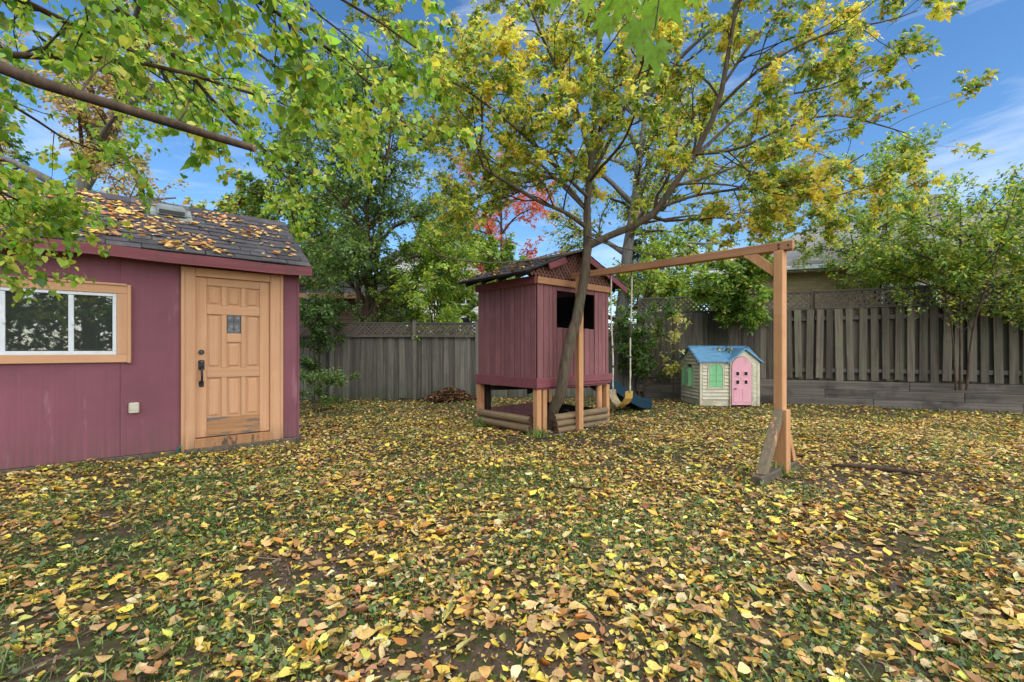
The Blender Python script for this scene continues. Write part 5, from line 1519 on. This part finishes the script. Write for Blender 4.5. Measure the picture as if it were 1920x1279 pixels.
# --- the yellowing tree that grows through the hut's front
fork = (1102, 462, 7.05)
limbs = [
    ([loc_to_world(TOW_O, TOW_A, .40, .12, -.05), loc_to_world(TOW_O, TOW_A, .385, .08, .12), loc_to_world(TOW_O, TOW_A, .36, .0, .32), loc_to_world(TOW_O, TOW_A, .335, -.175, .64)] + pts((1057, 687, 6.95), (1070, 638, 6.97), (1082, 590, 7.0), (1092, 542, 7.02), (1099, 494, 7.04), fork), .088, .070),
    (pts(fork, (1150, 438, 6.98), (1200, 420, 6.9), (1236, 393, 6.8), (1264, 345, 6.7), (1296, 300, 6.55), (1325, 250, 6.4), (1348, 190, 6.25), (1362, 120, 6.1), (1378, 30, 5.95), (1400, -120, 5.8)), .062, .016),
    (pts(fork, (1101, 410, 7.05), (1104, 350, 7.05), (1110, 285, 7.0), (1116, 200, 6.95), (1122, 90, 6.9), (1130, -60, 6.9)), .066, .018),
    (pts((1098, 425, 7.05), (1060, 398, 6.8), (1020, 382, 6.5), (978, 358, 6.2), (940, 336, 5.9), (912, 318, 5.65), (896, 298, 5.5), (905, 240, 5.3), (900, 160, 5.15)), .034, .010),
    (pts((1100, 395, 7.05), (1060, 345, 7.3), (1020, 330, 7.5), (960, 325, 7.7), (900, 290, 7.9), (840, 280, 8.1), (770, 265, 8.2)), .034, .009),
    (pts((1090, 470, 7.05), (1030, 482, 6.6), (950, 492, 6.1), (880, 490, 5.7), (815, 475, 5.4), (775, 425, 5.2), (763, 365, 5.1)), .02, .006),
    (pts((1110, 330, 7.05), (1150, 250, 6.7), (1190, 160, 6.3), (1230, 60, 5.9), (1270, -60, 5.6)), .034, .010),
    (pts((1108, 300, 7.05), (1080, 200, 6.8), (1040, 120, 6.4), (1000, 30, 6.0), (960, -80, 5.8)), .032, .010),
    (pts((1240, 388, 6.8), (1310, 365, 6.6), (1390, 355, 6.4), (1470, 350, 6.2), (1550, 330, 6.0), (1620, 290, 5.8)), .024, .007),
    (pts((1300, 296, 6.55), (1345, 255, 6.8), (1400, 205, 7.0), (1470, 180, 7.2), (1560, 160, 7.3), (1640, 120, 7.4)), .026, .007),
    (pts((1345, 205, 6.3), (1400, 150, 5.9), (1470, 100, 5.6), (1560, 60, 5.4), (1660, 40, 5.2), (1720, 20, 5.1)), .024, .006),
    (pts((1355, 160, 6.2), (1410, 80, 6.2), (1480, 0, 6.2), (1560, -70, 6.2)), .022, .007),
    (pts((1262, 350, 6.7), (1330, 330, 7.3), (1410, 300, 7.8), (1500, 260, 8.2), (1590, 240, 8.5), (1680, 220, 8.6)), .026, .007),
    (pts((1106, 340, 7.05), (1130, 310, 6.5), (1165, 270, 5.9), (1190, 215, 5.3), (1200, 150, 4.8)), .026, .008),
    (pts((1104, 370, 7.05), (1060, 330, 6.5), (1000, 270, 5.9), (930, 210, 5.3), (860, 160, 4.9), (800, 130, 4.6)), .028, .008),
    (pts((1098, 440, 7.05), (1130, 455, 6.6), (1190, 470, 6.3), (1250, 480, 6.1), (1300, 470, 5.9)), .014, .005),
    (pts((1264, 345, 6.7), (1350, 345, 6.3), (1450, 362, 5.9), (1540, 372, 5.6), (1640, 345, 5.4)), .018, .005),
    (pts((1200, 420, 6.9), (1290, 405, 7.2), (1390, 400, 7.5), (1500, 380, 7.8), (1600, 340, 8.0)), .018, .005),
    (pts((1108, 330, 7.05), (1000, 210, 7.0), (880, 130, 7.0), (770, 70, 7.1), (690, 10, 7.2)), .028, .007),
    (pts((1095, 390, 7.05), (960, 260, 7.5), (840, 200, 7.9), (740, 180, 8.1)), .024, .006),
    (pts((1112, 270, 7.0), (1180, 130, 7.4), (1260, 20, 7.8), (1340, -60, 8.0)), .026, .008),
    (pts((1300, 290, 6.55), (1380, 280, 6.0), (1470, 240, 5.7), (1560, 215, 5.5), (1650, 235, 5.4), (1700, 250, 5.3)), .022, .006),
]
def keep_main(p):
    # open crown: nothing low on the right over the beam, nothing beyond the reach of its limbs
    px = p[:, 0] / p[:, 1]; z = p[:, 2]
    ok = (p[:, 1] > 3.4) & (p[:, 0] < 5.4) & (z > 2.45)
    d = np.linalg.norm(p[:, :2] - np.array([1.6, 6.6]), axis=1)
    ok &= (d < 4.5) & (z > 2.5 + .09 * d)
    ok &= ~((p[:, 0] > 1.3) & (p[:, 0] < 3.0) & (z < 2.95) & (p[:, 1] < 6.6))
    return ok
make_tree('yellowing_tree', 'leaning tree with yellow-green leaves growing through the front of the maroon hut', 'tree', limbs,
          [dict(dens=3.4, length=1.25, ang=(30, 60), K=6, rr=.5, up=.12, tmin=.12, frm=1), dict(dens=4.2, length=.62, ang=(30, 65), K=5, rr=.55, up=.08, tmin=.2), dict(dens=4.0, length=.3, ang=(30, 70), K=4, rr=.6, tmin=.2)],
          dict(per_m=9, size=.07, kind='trip', cols=YG, w=[10, 18, 26, 20, 8, 8, 5], max=50000, over=1.6, droop=.5, spread=.03,
               patch=([(236, 208, 70), (228, 198, 62), (214, 204, 82), (206, 172, 70)], .33), gain=1.35), 101, keep=keep_main)

# --- near branches of a linden that stands just out of the frame on the left
LG = [(136, 172, 52), (112, 150, 44), (158, 184, 60), (92, 130, 42), (190, 196, 70), (222, 208, 76)]
def linden():
    rng = np.random.default_rng(55)
    base = np.array([-3.35, 1.25, 0.0])
    tr = [base, base + [.06, .05, 1.0], base + [.02, .12, 2.0], base + [.1, .1, 3.0], base + [.0, .2, 4.2]]
    K = lambda *a: pts(*a)
    limbs = [(tr, .17, .10),
             ([base + [.06, .1, 2.35]] + K((-140, 92, 1.95), (60, 150, 2.0), (200, 192, 2.05), (340, 238, 2.1), (478, 279, 2.15)), .043, .0165),
             ([base + [.1, .1, 2.6]] + K((-60, 96, 2.6), (120, 105, 2.9), (300, 125, 3.2), (440, 165, 3.4), (560, 205, 3.6), (650, 260, 3.8)), .03, .005),
             ([base + [.05, .15, 3.0]] + K((100, -60, 2.6), (220, 20, 3.0), (310, 85, 3.4), (400, 190, 3.8), (500, 290, 4.3), (575, 380, 4.8)), .032, .006),
             ([base + [.1, .1, 2.9]] + K((250, -80, 2.3), (440, -20, 2.5), (560, 50, 2.7), (650, 120, 2.9), (720, 180, 3.0), (770, 250, 3.1)), .028, .005),
             ([base + [.1, .1, 1.9]] + K((-160, 300, 2.6), (-20, 350, 3.2), (50, 385, 3.6), (95, 410, 3.8), (125, 430, 3.9)), .02, .004),
             ([base + [.1, .15, 1.75]] + K((-160, 430, 2.7), (-20, 465, 3.2), (50, 435, 3.5), (100, 432, 3.7)), .018, .005),
             ([base + [.1, .15, 3.2]] + K((420, -120, 2.5), (560, -40, 2.7), (680, 20, 2.8), (780, 90, 2.9)), .026, .005),
             ([base + [.1, .1, 3.1]] + K((0, -20, 3.0), (120, 40, 3.6), (240, 90, 4.2), (380, 180, 4.8), (515, 300, 5.3), (555, 430, 5.7)), .03, .006),
             ([base + [.1, .1, 2.7]] + K((-60, 160, 3.0), (60, 220, 3.5), (140, 270, 3.9), (230, 290, 4.2)), .022, .005),
             ([base + [.1, .1, 3.3]] + K((-40, -40, 3.2), (60, 60, 3.8), (180, 130, 4.4), (330, 170, 5.0)), .024, .005),
             ([base + [.1, .1, 3.4]] + K((200, -80, 3.2), (340, 0, 3.7), (470, 90, 4.3), (600, 190, 4.9), (690, 300, 5.2)), .026, .005),
             (K((150, 176, 2.03), (175, 140, 2.1), (215, 110, 2.2)), .006, .002),
             (K((330, 234, 2.1), (350, 205, 2.14), (352, 180, 2.18)), .005, .002),
             ([base + [.1, .1, 3.5]] + K((400, -120, 3.0), (520, -30, 3.6), (640, 60, 4.2), (740, 150, 4.7)), .024, .005)]
    root, src = make_tree('linden_tree', 'linden with big green leaves and a sawn-off branch reaching in from the left', 'tree', limbs,
        [dict(dens=5.5, length=.7, ang=(25, 60), K=6, rr=.4, up=-.05, bend=-.03, tmin=.25, frm=2, shrink=.3), dict(dens=6, length=.34, ang=(25, 60), K=5, rr=.6, bend=-.05, tmin=.2)],
        dict(per_m=10, size=.043, kind='heart', cols=LG, w=[20, 18, 18, 10, 14, 10], max=14000, gain=1.4, droop=.7, spread=.02), 77, bark='bark_dark', crown_name='crown')
    # cut face of the sawn branch and a few knots on it
    tipv = at(478, 279, 2.15); dv = Vector(tipv - at(340, 238, 2.1)).normalized()
    MB().tube([Vector(tipv - base) - dv * .004, Vector(tipv - base) + dv * .003], [.0172, .0168], 12).build('cut_end', MAT['log'], root)
    # the nearest, largest leaves singly
    mt = leaf_mat('linden_leaf', .5, ramp_cols=[lin(*c) for c in ((100, 136, 42), (120, 156, 46), (142, 174, 54), (160, 186, 60), (116, 150, 46), (206, 204, 74), (134, 168, 50))])
    ms = [np_mesh('leaf', TPL['heart'][k][0] + rng.normal(0, .012, TPL['heart'][k][0].shape), [TPL['heart'][k][1]], mt) for k in (0, 1, 2)]
    C = src[-1][0]; C2 = src[-2][0]
    p, y = twig_leaves(C, 6, rng); p2, y2 = twig_leaves(C2, 5, rng); p = np.concatenate([p, p2]); y = np.concatenate([y, y2])
    vis = (p[:, 1] > .8) & (np.abs(p[:, 0] / p[:, 1]) < 1.12) & ((p[:, 2] - CAM_H) / p[:, 1] < .77)
    p, y = p[vis], y[vis]
    o = np.argsort(p[:, 1])[:300]
    for k in o:
        s = float(.052 * rng.lognormal(0, .25))
        link('leaf', ms[rng.integers(0, 3)], root, p[k] - base, (rng.normal(0, .5), float(rng.normal(.75, .4)), float(y[k] + rng.normal(0, .9))), (s, s, s))
linden()

# --- maple behind the camera; one bough hangs into the top of the frame
def maple():
    rng = np.random.default_rng(66)
    base = np.array([2.2, -4.2, 0.])
    limbs = [([base, base + [0, .05, 1.5], base + [-.1, .1, 3], base + [-.1, .3, 5]], .2, .1),
             ([base + [-.05, .1, 2.6], np.array([1.6, -2.6, 3.9]), np.array([1.0, -.8, 3.6]), np.array([.62, .6, 2.9]), np.array([.45, 1.25, 2.42])], .06, .005),
             ([base + [-.1, .1, 2.7], base + [-1.4, .2, 3.6], base + [-2.6, .1, 4.2]], .06, .015), ([base + [-.1, .1, 3.0], base + [1.3, -.4, 4.1], base + [2.4, -.8, 4.6]], .06, .015),
             ([base + [-.1, .1, 3.2], base + [.2, -1.4, 4.4], base + [.3, -2.6, 5]], .06, .015), ([base + [-.1, .2, 4], base + [-.8, .8, 5.2], base + [-1.2, 1.2, 6]], .05, .015),
             ([base + [-.1, .1, 1.7], base + [-1.2, -.2, 2.2], base + [-2.2, -.3, 2.4]], .04, .012), ([base + [-.1, .1, 1.6], base + [.9, .3, 2.2], base + [1.9, .4, 2.3]], .04, .012)]
    keep = lambda p: ~((p[:, 1] > -1.9) & (p[:, 2] < 9) & (np.linalg.norm(p - np.array([.5, 1.1, 2.5]), axis=1) > .5)) 
    root, src = make_tree('maple_tree', 'maple whose large bright green leaves hang into the top of the view', 'tree', limbs,
        [dict(dens=3, length=1.1, K=5, rr=.5, up=.1, frm=2, tmin=.2), dict(dens=4, length=.5, K=4, rr=.5, tmin=.2)],
        dict(per_m=9, size=.17, kind='star', cols=LG, w=[22, 22, 16, 14, 4, 3], max=11000, droop=.6), 88, keep=keep)
    mt = leaf_mat('maple_leaf', .5, ramp_cols=[lin(*c) for c in ((140, 186, 58), (156, 198, 66), (128, 174, 52), (170, 204, 74))])
    ms = [np_mesh('leaf', TPL['star'][k][0] + rng.normal(0, .012, TPL['star'][k][0].shape), [TPL['star'][k][1]], mt) for k in (0, 1)]
    tw = MB()
    for px, py, Y, yaw, pit, s in ((1205, 50, 1.30, 1.5, -.95, .15), (1165, 20, 1.34, 2.5, -.7, .14), (1228, 95, 1.27, 1.2, -1.1, .135), (1150, 50, 1.42, 2.2, -.8, .12), (1245, 15, 1.4, .7, -.7, .14),
                                   (1050, 5, 1.5, 2.0, -.8, .11), (1105, 10, 1.55, 1.6, -.7, .11), (1300, 0, 1.5, 1.0, -.8, .11), (1185, 0, 1.3, 1.9, -.6, .14), (1215, 20, 1.36, 1.0, -.8, .13)):
        e = at(px, py - 40, Y)
        link('leaf', ms[rng.integers(0, 2)], root, e - base, (float(rng.normal(0, .3)), -pit, yaw), (s, s, s))
        tp = np.array([.45, 1.25, 2.42]) + rng.normal(0, .02, 3)
        tw.tube([tp - base, (tp + e) / 2 - base + [0, 0, .02], e - base], [.003, .0022, .0018], 5)
    tw.build('twigs', MAT['twig'], root)
maple()

def hedge():
    rng = np.random.default_rng(67)
    n = 13000
    x = rng.uniform(-5, 9, n); z = rng.uniform(0.05, 4.3, n) * rng.uniform(.9, 1.05, n); s = rng.choice([-1, 1], n)
    y = -7.5 + s * (.75 + .15 * np.sin(x * 5) + .1 * np.sin(z * 6)) * np.clip(1.35 - z / 5, .3, 1)
    H = thing('evergreen_hedge', (2, -7.5, 0), 0, 'tall clipped evergreen hedge mirrored darkly in the shed window', 'hedge')
    for k in range(12):
        MB().tube([(-6.5 + k * 1.18, 0, 0), (-6.45 + k * 1.18, .05, 2), (-6.5 + k * 1.18, 0, 4)], [.06, .04, .01], 7).build('stem', MAT['bark_dark'], H, smooth=True)
    c = leaf_obj('foliage', H, np.stack([x, y, z], -1), rng.uniform(0, 6.283, n), rng.normal(.4, .4, n), rng.normal(0, .6, n), rng.uniform(.18, .32, n), palette(n, [(50, 76, 36), (66, 92, 40), (40, 60, 30)], [1, 1, 1], rng), 'dia', MAT['leaf'], rng)
    c['kind'] = 'stuff'
hedge()

# --- other trees
DG = [(72, 102, 44), (88, 120, 48), (58, 86, 38), (112, 140, 54), (138, 152, 58), (48, 70, 34)]
def tree_px(name, label, cx, cy_base, Y, height, spread, seed, cols, w, n, size, kind='dia', bark='bark_dark', stems=1, r=.09, lean=0.0, group=None, low=.25, dens=(3.2, 4.0), up=.1, patch=None, forks=7, base_z=0.0, keep=None, spread_leaf=.05, levels3=False):
    rng = np.random.default_rng(seed)
    b = at(cx, 655, Y); b[2] = base_z
    L = []
    top = b + np.array([lean, 0, height])
    for s in range(stems):
        dx = rng.normal(0, .12, 2) if s else np.zeros(2)
        L.append(([b + [dx[0] * .5, dx[1] * .5, 0], b + [dx[0] + lean * .3, dx[1], height * .33], b + [dx[0] * 2.5 + lean * .7, dx[1] * 2.5, height * .66], top + [dx[0] * 4, dx[1] * 4, 0]], r / (1 + .4 * (stems - 1)), r * .15))
    for k in range(forks):
        f = low + (.85 - low) * (k + .5) / forks
        a = k * 2.4 + rng.uniform(-.4, .4)
        st = L[0][0]; p = b + np.array([lean * f, 0, height * f])
        l = spread * rng.uniform(.75, 1.1) * (1 - .55 * max(0, f - .35))
        d = np.array([math.cos(a), math.sin(a), 0])
        L.append(([p, p + d * l * .45 + [0, 0, l * .28], p + d * l + [0, 0, l * rng.uniform(.3, .55)]], r * .42, r * .08))
    lev = [dict(dens=dens[0], length=spread * .55, K=5, rr=.5, up=up, tmin=.15), dict(dens=dens[1], length=spread * .25, K=4, rr=.5, tmin=.2)]
    if levels3: lev.append(dict(dens=4.0, length=.25, K=4, rr=.6, tmin=.2))
    lf = dict(per_m=14, size=size, kind=kind, cols=cols, w=w, max=n, droop=.45, spread=spread_leaf)
    if patch: lf['patch'] = patch
    return make_tree(name, label, 'tree', L, lev, lf, seed, bark=bark, trunk_n=stems, group=group, keep=keep)

tree_px('dark_green_tree', 'dense dark green tree with a forked trunk behind the back fence, right of the shed', 690, 600, 12.6, 9.6, 2.6, 201, DG, [6, 8, 3, 8, 5, 1], 42000, .085, 'dia', stems=3, r=.14, forks=20, dens=(3.5, 5), low=.22, levels3=False)
PK = [(206, 170, 96), (190, 150, 110), (160, 124, 90), (214, 190, 80), (150, 150, 70), (120, 130, 60)]
tree_px('thinning_tree', 'half bare tree with tan and yellow leaves rising behind the shed roof', -40, 600, 9.8, 8.6, 2.9, 202, PK, [6, 5, 4, 7, 4, 3], 19000, .075, 'dia', bark='bark_grey', stems=1, r=.25, lean=3.9, forks=11, dens=(2.6, 3.2), low=.3)
tree_px('tall_grey_tree', 'tall tree with a thick grey trunk standing behind the hut roof', 1150, 600, 13.6, 11.0, 3.6, 203, YG, [5, 10, 14, 12, 4, 4, 2], 15000, .1, 'dia', bark='bark_grey', stems=1, r=.21, lean=1.2, forks=12, dens=(2.6, 3.2), low=.3)
RD = [(206, 104, 74), (196, 92, 70), (214, 128, 96), (180, 92, 72), (204, 140, 92)]
tree_px('red_maple', 'small tree with salmon red autumn leaves seen between the crowns above the hut', 940, 600, 19, 9.0, 2.6, 204, RD, [5, 4, 4, 3, 2], 7000, .12, 'dia', r=.11, forks=10, low=.45, dens=(2.8, 3.6))
BRI = [(150, 176, 56), (120, 156, 48), (178, 190, 70), (96, 130, 44), (204, 200, 84)]
MID = [(84, 120, 44), (104, 136, 50), (66, 96, 38), (130, 150, 60), (170, 168, 70)]
tree_px('lime_shrub', 'bright lime green bush behind the back fence, left of the hut', 815, 600, 13.2, 5.0, 2.1, 205, BRI, [5, 5, 4, 3, 2], 22000, .095, 'dia', stems=4, r=.05, forks=8, low=.1, group='bushes beyond the back fence')
tree_px('lime_shrub', 'bright yellow-green bush behind the fence corner, right of the hut', 1225, 600, 13.6, 4.1, 1.9, 206, BRI, [5, 5, 4, 3, 4], 14000, .105, 'dia', stems=4, r=.05, forks=9, low=.1, base_z=.3)
tree_px('green_shrub', 'mid green leafy bush spilling over the lattice above the playhouse', 1385, 600, 11.05, 3.35, 1.25, 207, MID + BRI[:2], [3, 4, 2, 4, 3, 5, 4], 14000, .10, 'dia', stems=4, r=.03, forks=9, low=.62, base_z=.0, keep=lambda p: p[:, 2] > 1.95 + .3 * np.sin(p[:, 0] * 6) * np.sin(p[:, 1] * 7))
kr = lambda p: (loc2(p[:, :2], FR_O, FR_A)[:, 1] < -.05) | (p[:, 2] > 2.75) | (loc2(p[:, :2], FR_O, FR_A)[:, 1] > .3)
tree_px('slender_tree', 'slender young tree with small green leaves behind the right-hand fence', 1640, 600, 11.4, 5.7, 2.2, 208, MID + YG[:2] + BRI[:2], [4, 5, 2, 4, 3, 3, 4, 4, 4], 15000, .075, 'dia', stems=3, r=.05, forks=10, low=.45, base_z=.4, dens=(3, 4), keep=lambda p: p[:, 2] > 2.9 + .2 * np.clip(7.2 - p[:, 0], 0, 2))
tree_px('spreading_shrub', 'spreading bush with green and yellow leaves hanging over the right-hand fence', 1800, 600, 9.35, 3.7, 2.0, 209, MID + YG[:1] + YG[4:5] + BRI[:2], [5, 6, 3, 4, 3, 3, 2, 3, 3], 12500, .075, 'dia', stems=4, r=.045, forks=10, low=.45, base_z=.45, dens=(3, 4.4), keep=lambda p: p[:, 2] > 2.15 + .3 * np.sin(p[:, 0] * 5.3) * np.sin(p[:, 1] * 6.1 + 1) + .25 * np.sin(p[:, 0] * 13))
tree_px('overhanging_shrub', 'loose light green bush spilling over the middle of the right-hand fence', 1700, 600, 10.5, 3.2, 1.5, 221, MID + BRI[:3], [3, 5, 2, 4, 3, 4, 4, 4], 7000, .075, 'dia', stems=3, r=.022, forks=9, low=.6, dens=(3, 4.4), base_z=.5, keep=lambda p: (p[:, 2] > 2.2 + .35 * np.sin(p[:, 0] * 5.7) * np.sin(p[:, 1] * 7) + .25 * np.sin(p[:, 0] * 15)) & (p[:, 2] < 3.7))
tree_px('arching_shrub', 'arching bush at the right edge with dark twigs in front of the fence', 1960, 600, 9.0, 3.9, 1.8, 210, MID + YG[:1] + BRI[:1], [5, 6, 3, 4, 3, 3, 4], 10000, .075, 'dia', stems=5, r=.04, forks=9, low=.35, base_z=.45)
tree_px('corner_shrub', 'dark leafy bush in the fence corner beside the slide', 1205, 600, 11.6, 2.3, .8, 211, DG + MID[:2], [5, 6, 3, 5, 3, 2, 4, 3], 6500, .075, 'dia', stems=5, r=.03, forks=8, low=.08)
tree_px('yellow_sapling', 'thin sapling with pale yellow leaves beside the playhouse', 1262, 600, 11.3, 2.1, .55, 212, [(222, 206, 120), (206, 196, 90), (160, 166, 70)], [4, 4, 3], 420, .085, 'oval', stems=2, r=.018, forks=6, low=.25)
tree_px('creeper_shrub', 'dark green creeper-like bush over the fence beside the shed corner', 600, 600, 10.9, 2.5, 1.0, 213, DG, [8, 8, 6, 4, 1, 4], 7500, .07, 'dia', stems=4, r=.03, forks=8, low=.5)
tree_px('weed_clump', 'low green weeds at the foot of the fence by the shed corner', 590, 600, 9.6, .75, .5, 214, MID, [5, 5, 5, 2, 1], 1500, .06, 'dia', stems=4, r=.012, forks=6, low=.1)
# backdrop trees
for k, (cx, Y, h, sp, cols, w, n, lab) in enumerate((
        (585, 19, 7.5, 3.0, MID, [5, 5, 5, 2, 1], 9000, 'full mid green tree behind the brown outbuilding'),
        (880, 27, 8.0, 3.2, MID + BRI[:1], [4, 4, 4, 3, 2, 3], 8000, 'distant round green tree behind the pale house'),
        (1290, 24, 7.5, 3.0, BRI + MID, [3, 3, 2, 3, 2, 4, 4, 3, 2, 1], 8000, 'distant light green tree left of the bungalow'),
        (555, 15.5, 8.5, 2.5, MID + BRI[:1], [5, 5, 4, 4, 2, 3], 9000, 'tall mid green tree rising past the right end of the shed roof'),
        (-60, 13, 7.5, 3.0, MID, [5, 5, 5, 3, 2], 8000, 'green tree behind the shed at the left edge'),
        (1990, 15.5, 6.5, 2.6, MID + YG[:2], [5, 5, 4, 3, 2, 2, 2], 7000, 'green and yellow tree beside the bungalow at the right edge'),
        (430, 17, 7.0, 2.6, YG, [4, 6, 8, 6, 2, 2, 2], 7000, 'yellow-green tree beyond the shed roof near the dark tree'),
        (850, 17, 6.0, 2.4, BRI + MID[:2], [5, 5, 4, 3, 1, 3, 3], 9000, 'rounded yellow-green tree just left of the hut beyond the fence'))):
    tree_px('backdrop_tree', lab, cx, 600, Y, h, sp, 300 + k, cols, w, n * 2, .14, 'dia', r=.16, forks=11, low=.18, dens=(2.6, 3.4), base_z=0.0)

# conifer far off between hut and swing beam
def conifer():
    rng = np.random.default_rng(9)
    b = at(1195, 655, 34); b[2] = 0
    T = thing('distant_conifer', b, 0, 'small distant pine showing under the bough above the swing beam', 'tree')
    MB().tube([(0, 0, 0), (.05, 0, 4), (0, 0, 9.3)], [.16, .1, .02], 8).build('trunk', MAT['bark_dark'], T, smooth=True)
    n = 5000
    h = rng.uniform(4, 9.4, n); rad = (9.6 - h) * .32 * rng.random(n) ** .5; a = rng.uniform(0, 6.283, n)
    lay = np.sin(h * 9) * .25
    pos = np.stack([b[0] + np.cos(a) * (rad + lay * .4), b[1] + np.sin(a) * (rad + lay * .4), h - rad * .25], -1)
    leaf_obj('crown', T, pos, a, rng.normal(-.2, .2, n), rng.normal(0, .4, n), rng.uniform(.14, .28, n), palette(n, [(70, 92, 70), (90, 110, 84), (54, 72, 56)], [3, 2, 2], rng), 'dia', MAT['leaf'], rng)
conifer()

# ------------------------------------------------------------------ small things on the ground
def small():
    rng = np.random.default_rng(31)
    # fallen bough on the right
    p = [at(1560, 655, 5.0), at(1600, 655, 4.95), at(1650, 655, 4.85), at(1700, 655, 4.72), at(1728, 655, 4.6)]
    q = [(v[0], v[1], float(ground_z(v[0], v[1])) + .035 + .012 * (k % 2)) for k, v in enumerate(p)]
    r = MB().tube(q, [.018, .026, .03, .026, .012], 8)
    r.tube([q[3], (q[3][0] + .12, q[3][1] - .12, .05), (q[3][0] + .16, q[3][1] - .26, .04)], [.014, .01, .005], 6)
    tag(r.build('fallen_branch', MAT['bark_dark'], None, smooth=True), 'dark fallen branch lying on bare soil right of the swing post', 'branch')
    # cable by the logs
    c = [loc_to_world(TOW_O, TOW_A, x, y, z) for x, y, z in ((.5, .15, .05), (.55, -.02, .31), (.62, -.13, .28), (.72, -.2, .1), (.86, -.24, .035), (1.05, -.3, .03), (1.25, -.42, .03))]
    tag(MB().tube(resample(c, 24), .012, 7).build('black_cable', MAT['rubber'], None, smooth=True), 'black cable trailing over the logs in front of the hut', 'cable')
    # leaf heap by the back fence
    o = at(845, 655, 11.4); n = 1500
    a = rng.uniform(0, 6.283, n); rr = rng.random(n) ** .5
    x, y = o[0] + np.cos(a) * rr * .65, o[1] + np.sin(a) * rr * .35
    z = .30 * np.clip(1 - rr ** 1.6, 0, 1) * rng.uniform(.5, 1.05, n) + .03
    h = leaf_obj('leaf_heap', None, np.stack([x, y, z], -1), rng.uniform(0, 6.283, n), rng.normal(0, .4, n), rng.normal(0, .5, n), rng.uniform(.06, .1, n), palette(n, [(110, 78, 54), (90, 64, 46), (140, 104, 64), (120, 96, 50)], [3, 3, 2, 1], rng), 'ground', MAT['dry_leaf'], rng)
    tag(h, 'heap of brown leaves and twigs against the back fence', 'leaf heap', kind='stuff')
    # tufts at the foot of the posts
    for k, (cx, cy, Y, n, lab) in enumerate(((1470, 880, 4.62, 90, 'grass tuft at the foot of the swing post'), (905, 800, 7.75, 160, 'grass tuft at the left rear leg of the hut'), (1010, 815, 6.72, 120, 'grass tuft at the front corner leg of the hut'))):
        o = at(cx, 655, Y)
        t = leaf_obj('grass_tuft', None, np.stack([o[0] + rng.normal(0, .07, n), o[1] + rng.normal(0, .05, n), np.full(n, .0)], -1), rng.uniform(0, 6.283, n), rng.normal(1.0, .3, n), rng.normal(0, .3, n), rng.uniform(.09, .2, n), palette(n, [(120, 150, 60), (90, 124, 48), (150, 160, 80)], [3, 3, 1], rng), 'blade', MAT['grass'], rng)
        tag(t, lab, 'grass tuft', 'grass tufts at post feet')
small()
